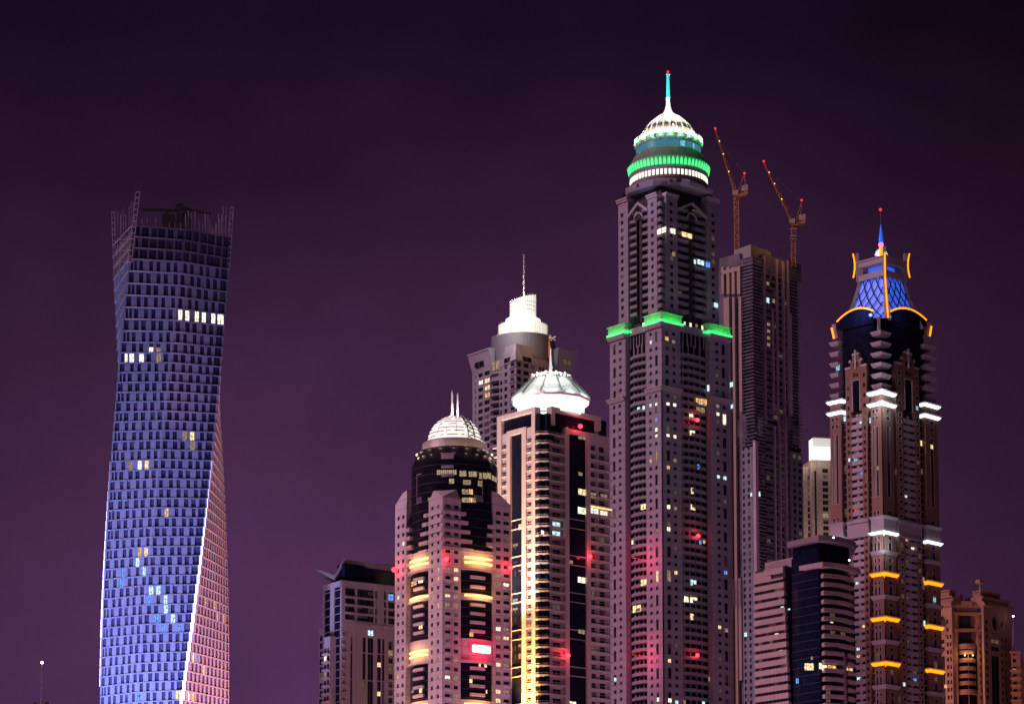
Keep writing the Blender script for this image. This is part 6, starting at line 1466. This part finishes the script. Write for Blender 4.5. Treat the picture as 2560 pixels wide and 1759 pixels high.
# ------------------------------------------------------------------ terracotta tower at the lower right
def terracotta_tower():
    D = 1190.0; L, R = corner(2421, 1560, D, 43)
    root = thing('terracotta_tower', (L.O[0], L.O[1], 0), 'terracotta apartment block with stepped roof, oval openings and bowed bay balconies', 'apartment tower')
    Y = 1600; tl, tr = lambda x: L.t(x, Y), lambda x: R.t(x, Y)
    P = lambda a, c_: (L.O[0] + L.u[0] * a + R.u[0] * c_, L.O[1] + L.u[1] * a + R.u[1] * c_)
    wl, W, bal, trm, dk = MB(), [], [], MB(), MB()
    tle, tre = tl(2338), tr(2528); a0, c0 = tl(2381), tr(2460); zlo = R.z(2460, 1790)
    zt = R.z(2460, 1512); rz_, dz = floors(R, 2468, 1554, 18.8, 1790)
    b = MB(); b.prism([P(a0, 1.2), P(a0 + 1, c0), P(1.2, c0), P(1.2, tre - 1), P(tle - 1, tre - 1), P(tle - 1, 1.2)], 0, zt - 1); b.build('core', M['k_dark'], root)
    rw = lambda skip=(): [(z - .95, z + .95) for k, z in enumerate(rz_) if k not in skip]
    for fc, cols in ((R, ((2460, 2475, 2464, 2470, ()), (2475, 2501, None, None, ()), (2501, 2510, 2503, 2508, (1,)), (2510, 2528, 2513, 2517, (0, 1)))), (L, ((2381, 2372, 2379 - .5, 2374.5, (0, 1)), (2372, 2365, 2371.5, 2366.5, ()), (2365, 2345, None, None, ()), (2345, 2338, 2343, 2340, ())))):
        for xa, xb, w0, w1, sk in cols:
            if w0: column(wl, W, fc, fc.t(xa, Y), fc.t(xb, Y), 0, zt, fc.t(w0, Y), fc.t(w1, Y), rw(sk), 0, .35, 2.5)
            else:   # bay with an oval opening, two wide windows and a long slot
                ta, tb = sorted((fc.t(xa, Y), fc.t(xb, Y))); tm = (ta + tb) / 2; zo = fc.z((xa + xb) / 2, 1557); ro = 2.6
                column(wl, W, fc, ta, tb, 0, zo - 6, ta + .9, tb - .9, [(zo - 9.5, zo - 7.6), (zo - 13, zo - 11), (zlo, zo - 14.5 - .8)], 0, .5, 2.5)
                fc.box(wl, ta, tb, zo + 6.0, zt, -2.5, 0); ring = [(tm + ro * cos(2 * pi * i / 20), zo + 3.6 * sin(2 * pi * i / 20)) for i in range(20)]
                for i in range(20):     # wall round the oval
                    (t0, z0), (t1, z1) = ring[i], ring[(i + 1) % 20]; s0 = lambda t, z_: (max(ta, min(tb, tm + (t - tm) * 4)), max(zo - 6, min(zo + 6, zo + (z_ - zo) * 4)))
                    o0, o1 = s0(t0, z0), s0(t1, z1); wl.quad(fc.P(t0, z0), fc.P(t1, z1), fc.P(*o1), fc.P(*o0)); wl.quad(fc.P(t0, z0), fc.P(t1, z1), fc.P(t1, z1, -1.2), fc.P(t0, z0, -1.2)); trm.bar(fc.P(t0, z0, .12), fc.P(t1, z1, .12), .2)
                fc.box(trm, ta - .3, tb + .3, zo - 6.2, zo - 5.4, 0, .5)
        e = tre if fc is R else tle; s = c0 if fc is R else a0
        for za, zb, o in ((zt - .3, zt + .9, 1.0), (zt + .9, zt + 1.8, .5), (zt + 1.8, zt + 3.6, -.6), (zt + 3.6, zt + 4.2, .1)): fc.box(trm, s - .3, e + o, za, zb, -7, o)
        if fc is R: fc.box(trm, s + 1.5, e - 5, zt + 4.2, zt + 6.8, -7, -2.2); fc.box(trm, s + 1, e - 4.5, zt + 6.8, zt + 7.4, -7, -1.8); fc.box(trm, s + 1.2, s + 1.8, zt + 4, zt + 10.5, -3, -2.4); fc.box(trm, s - .2, s + 2.4, zt + 10.5, zt + 12.2, -4, -1.6)
        else: fc.box(trm, s + 3, e, zt + 4.2, zt + 7, -7, -2.2); fc.box(trm, s + 2.4, e, zt + 7, zt + 7.7, -7, -1.8)
    # re-entrant corner: walls stepping back to a bowed bay with ringed balconies
    iL, iR = P(a0, 0), P(0, c0); mid = ((iL[0] + iR[0]) / 2, (iL[1] + iR[1]) / 2)
    ux, uy = iR[0] - iL[0], iR[1] - iL[1]; l = sqrt(ux * ux + uy * uy); F_ = Face(iL, (ux / l, uy / l), (uy / l, -ux / l)); mL = l / 2
    zz = lambda y: F_.z(2421, y)
    for t0, t1, w0, w1 in ((0, l * .19, l * .06, l * .12), (l * .81, l, l * .88, l * .94)): column(wl, W, F_, t0, t1, 0, zz(1528), w0, w1, [(z - 1, z + .9) for z in rz_[2:]], -1.5, .4, 5)
    F_.box(wl, 0, l, zz(1528), zt - 1, -9, -2.6); F_.box(wl, l * .32, l * .68, zz(1500), zt - 1, -9, -1.4)
    for y in (1531, 1572): F_.box(trm, 0, l, zz(y) - .7, zz(y) + .5, -4, -.9)
    for za, zb, o in ((zt - 1.2, zt + .6, -1.6), (zt + .6, zt + 1.8, -2.4)): F_.box(trm, .2, l - .2, za, zb, -9, o)
    F_.box(dk, l * .19, l * .81, 0, zz(1530), -8, -5); 
    for s in (0, 1):
        t0 = l * (.19 if s == 0 else .81); t1 = l * (.30 if s == 0 else .70); wl.add([F_.P(t0, zz(1612), -1.5), F_.P(t1, zz(1612), -5), F_.P(l * (.33 if s == 0 else .67), zz(1532), -5), F_.P(t0, zz(1532), -1.5)], [(0, 1, 2, 3)])
    bc = F_.P(mL, 0, -4.2)[:2]; r = l * .295; an = angof(F_.n); by = MB(); by.arc(bc, .5, r - .9, 0, zz(1608), an - 1.5, an + 1.5, 20); by.build('bowed_bay', M['j_glass'], root)
    for k, y in enumerate((1612, 1628, 1648, 1668, 1687, 1705, 1726)):
        h_ = 1.5 if k in (0, 6) else 1.0; b = MB(); b.arc(bc, r - 1.2, r + (.25 if k in (0, 6) else 0), zz(y) - h_, zz(y) + .8, an - 1.45, an + 1.45, 20); bal.append(b)
    mu = MB(); mu.bar((bc[0] + cos(an) * (r - .8), bc[1] + sin(an) * (r - .8), zlo - 10), (bc[0] + cos(an) * (r - .8), bc[1] + sin(an) * (r - .8), zz(1612)), .18); mu.build('bay_mullion', M['k_wall'], root)
    for x in (2412, 2432): p = at(x, 1637, bc[1] - r - .1); b = MB(); b.ball((p[0], p[1], p[2]), .32); b.build('balcony_lamp', M['amber_lamp'], root); lamp('balcony_light', 'POINT', (p[0], p[1] - .6, p[2]), 260, (1, .6, .25), root, .2)
    wl.build('wall', M['k_wall'], root); many(root, 'cornice', trm.pieces(), M['k_wall']); dk.build('loggia_recess', M['k_dark'], root); many(root, 'balcony', bal, M['k_wall'])
    pane(W, L, 2361, 2367, 1710, 1719, 'amber', .1); pane(W, L, 2347, 2354, 1680, 1690, 'amber', .1)
    windows(root, W, dark='brglass', n=100)
    eq = MB(); rnd = random.Random(8)
    for k in range(12): q = P(rnd.uniform(a0, a0 + 9), rnd.uniform(3, 20)); s = rnd.uniform(.3, 1); eq.prism([(q[0] - s, q[1] - s), (q[0] + s, q[1] - s), (q[0] + s, q[1] + s), (q[0] - s, q[1] + s)], zt - 1, zt + rnd.uniform(3, 6))
    many(root, 'roof_equipment', eq.pieces(), M['k_dark'])
    lamp('floodlight', 'SPOT', (L.O[0] - 58, L.O[1] - 40, 70), 3.2e5, (1, .40, .14), root, 3, (L.O[0], L.O[1] + 5, zt - 4), 50)
    # low neighbour wing at its right with ringed balconies
    wr = thing('rear_wing', (at(2536, 1700, D + 12)[0], D + 12, 0), 'small brown side block with ledges, cut by the right edge', 'apartment tower')
    f = Face(at(2527, 1620, D + 12)[:2], (1, 0), (0, -1)); wb, W2, b2 = MB(), [], []; z1 = f.z(2536, 1624)
    column(wb, W2, f, 0, f.t(2552, 1700), 0, z1, f.t(2533, 1700), f.t(2542, 1700), [(z - .9, z + .8) for z in rz_[4:]], 0, .4, 10); f.box(wb, f.t(2552, 1700), f.t(2585, 1700), 0, f.z(2556, 1645), -12, -2); wb.build('wall', M['k_wall'], wr)
    for z in [z1] + rz_[6:]: b = MB(); f.box(b, -.4, f.t(2552.5, 1700), z - 1.6, z - .6, -1, .8); b2.append(b)
    many(wr, 'ledge', b2, M['k_wall']); pane(W2, f, 2532, 2540, 1671, 1677, 'pale', .05); windows(wr, W2, dark='brglass')
    pm = MB(); p0, p1 = at(2533, 1618, D + 16), at(2533, 1541, D + 16); pm.bar(p0, p1, .35, w2=.22, n=8); pm.build('mast', M['j_light'], wr); b = MB(); b.ball((p1[0], p1[1], p1[2] + .3), .45); b.build('mast_lamp', M['whitelamp'], wr)
terracotta_tower()

# ------------------------------------------------------------------ maintenance crane on the tiered tower, far building and mast at the left edge
def extras():
    D = 1264.0; p = at(1373, 893, D); r = thing('service_crane', p, 'small orange service crane with a lit lattice head by the tiered tower', 'crane'); q = lambda x, y: at(x, y, D)
    b = MB(); b.bar(p, q(1373, 850), .55); b.build('mast', M['crane'], r)
    b = MB(); b.bar(q(1371, 846), q(1390, 842), .25); b.bar(q(1374, 838), q(1388, 851), .22); b.bar(q(1376, 851), q(1389, 839), .22); b.bar(q(1370, 840), q(1384, 846), .2); b.build('lattice_head', M['white'], r)
    lamp('work_light', 'POINT', (p[0] - 2, D - 7, q(1373, 868)[2]), 1600, (1, .45, .12), r, .4)
    D = 800.0; p0, p1 = at(-30, 1757.6, D), at(132, 1757.6, D)
    h = thing('low_building', (0.5 * (p0[0] + p1[0]), D + 10, 0), 'dark flat roof edge just showing at the bottom left corner', 'building')
    b = MB(); b.box8([(p0[0], D, 0), (p1[0], D, 0), (p1[0], D + 24, 0), (p0[0], D + 24, 0), (p0[0], D, p0[2] - .3), (p1[0], D, p0[2] - .3), (p1[0], D + 24, p0[2] - .3), (p0[0], D + 24, p0[2] - .3)]); b.build('wall', M['b_wall'], h)
    b = MB(); b.box8([(p0[0], D - .4, p0[2] - .3), (p1[0] + .4, D - .4, p0[2] - .3), (p1[0] + .4, D + 24, p0[2] - .3), (p0[0], D + 24, p0[2] - .3), (p0[0], D - .4, p0[2]), (p1[0] + .4, D - .4, p0[2]), (p1[0] + .4, D + 24, p0[2]), (p0[0], D + 24, p0[2])]); b.build('roof_edge', M['b_wall'], h)
    a, t = at(104, 1757, D + 6), at(105, 1655, D + 6)
    m = thing('lamp_mast', (a[0], a[1], p0[2]), 'thin faint mast with a white lamp at far left', 'lamp mast')
    b = MB(); b.bar((a[0], a[1], p0[2] - .1), t, .30, w2=.10, n=8); b.build('pole', M['b_wall'], m); b = MB(); b.ball(t, .42); b.build('lamp_head', M['whitelamp'], m)
    rnd = random.Random(6)
    for xc, hh in ((87, 12), (117, 14)):
        c = at(xc, 1757, D + 8); tt = thing('roof_tree', (c[0], c[1], p0[2]), 'dark leafy tree top %s the thin lamp mast' % ('left of' if xc < 100 else 'right of'), 'tree', 'tree tops beside the lamp mast')
        k = MB(); k.bar((c[0], c[1], p0[2] - .1), (c[0], c[1], p0[2] + hh * D / FP * .5), .12, w2=.05, n=6); k.build('trunk', M['k_dark'], tt)
        cr = MB()
        for i in range(420):
            a_, e_, rr = rnd.random() * 2 * pi, rnd.uniform(-.4, 1.4), rnd.random() ** .4 * 1.1; o = (c[0] + rr * cos(a_) * cos(e_), c[1] + rr * sin(a_) * cos(e_), p0[2] + .55 + rr * sin(e_) * hh / 12 * .95); s = .13
            v = [tuple(o[j] + rnd.uniform(-s, s) for j in range(3)) for _ in range(4)]; cr.add(v, [(0, 1, 2, 3)])
        cr.build('crown', M['leaf'], tt)
M['leaf'] = wall('dark_foliage', (.05, .06, .05), .9, .3)
extras()
# ------------------------------------------------------------------ finer pieces hang under the part they belong to
HANG = dict(dome_rib='dome', dome_hatch='dome', dome_lamp='dome', spire_ring='spire', spire_cap='spire', roof_rib='slope_backing', louvred_slope='slope_backing', crown_post='slope_backing', crown_rail='slope_backing',
            collar='mast', lattice_head='mast', counterweight='counter_jib', work_lamp='jib', gallery_window='gallery_drum', arch_panel='green_bowl', gallery_pane='teal_gallery', balustrade_leaf='balustrade_ring',
            box_fin='lit_roof_box', sign_face='sign_rim', lattice='lit_crown_core', crown_corner='lit_crown_core', floor_band='round_glass_core', crown_frame='crown_frame', glass_joint='glass_body', roof_railing='grey_drum', bay_mullion='bowed_bay')
base = lambda o: o.name.split('.')[0]
for r in [o for o in sc.objects if o.parent is None and o.type == 'EMPTY']:
    kids = list(r.children); first = {}
    for k in kids: first.setdefault(base(k), k)
    for k in kids:
        p = first.get(HANG.get(base(k)))
        if p is not None and p is not k and HANG.get(base(k)) != base(k): k.parent = p
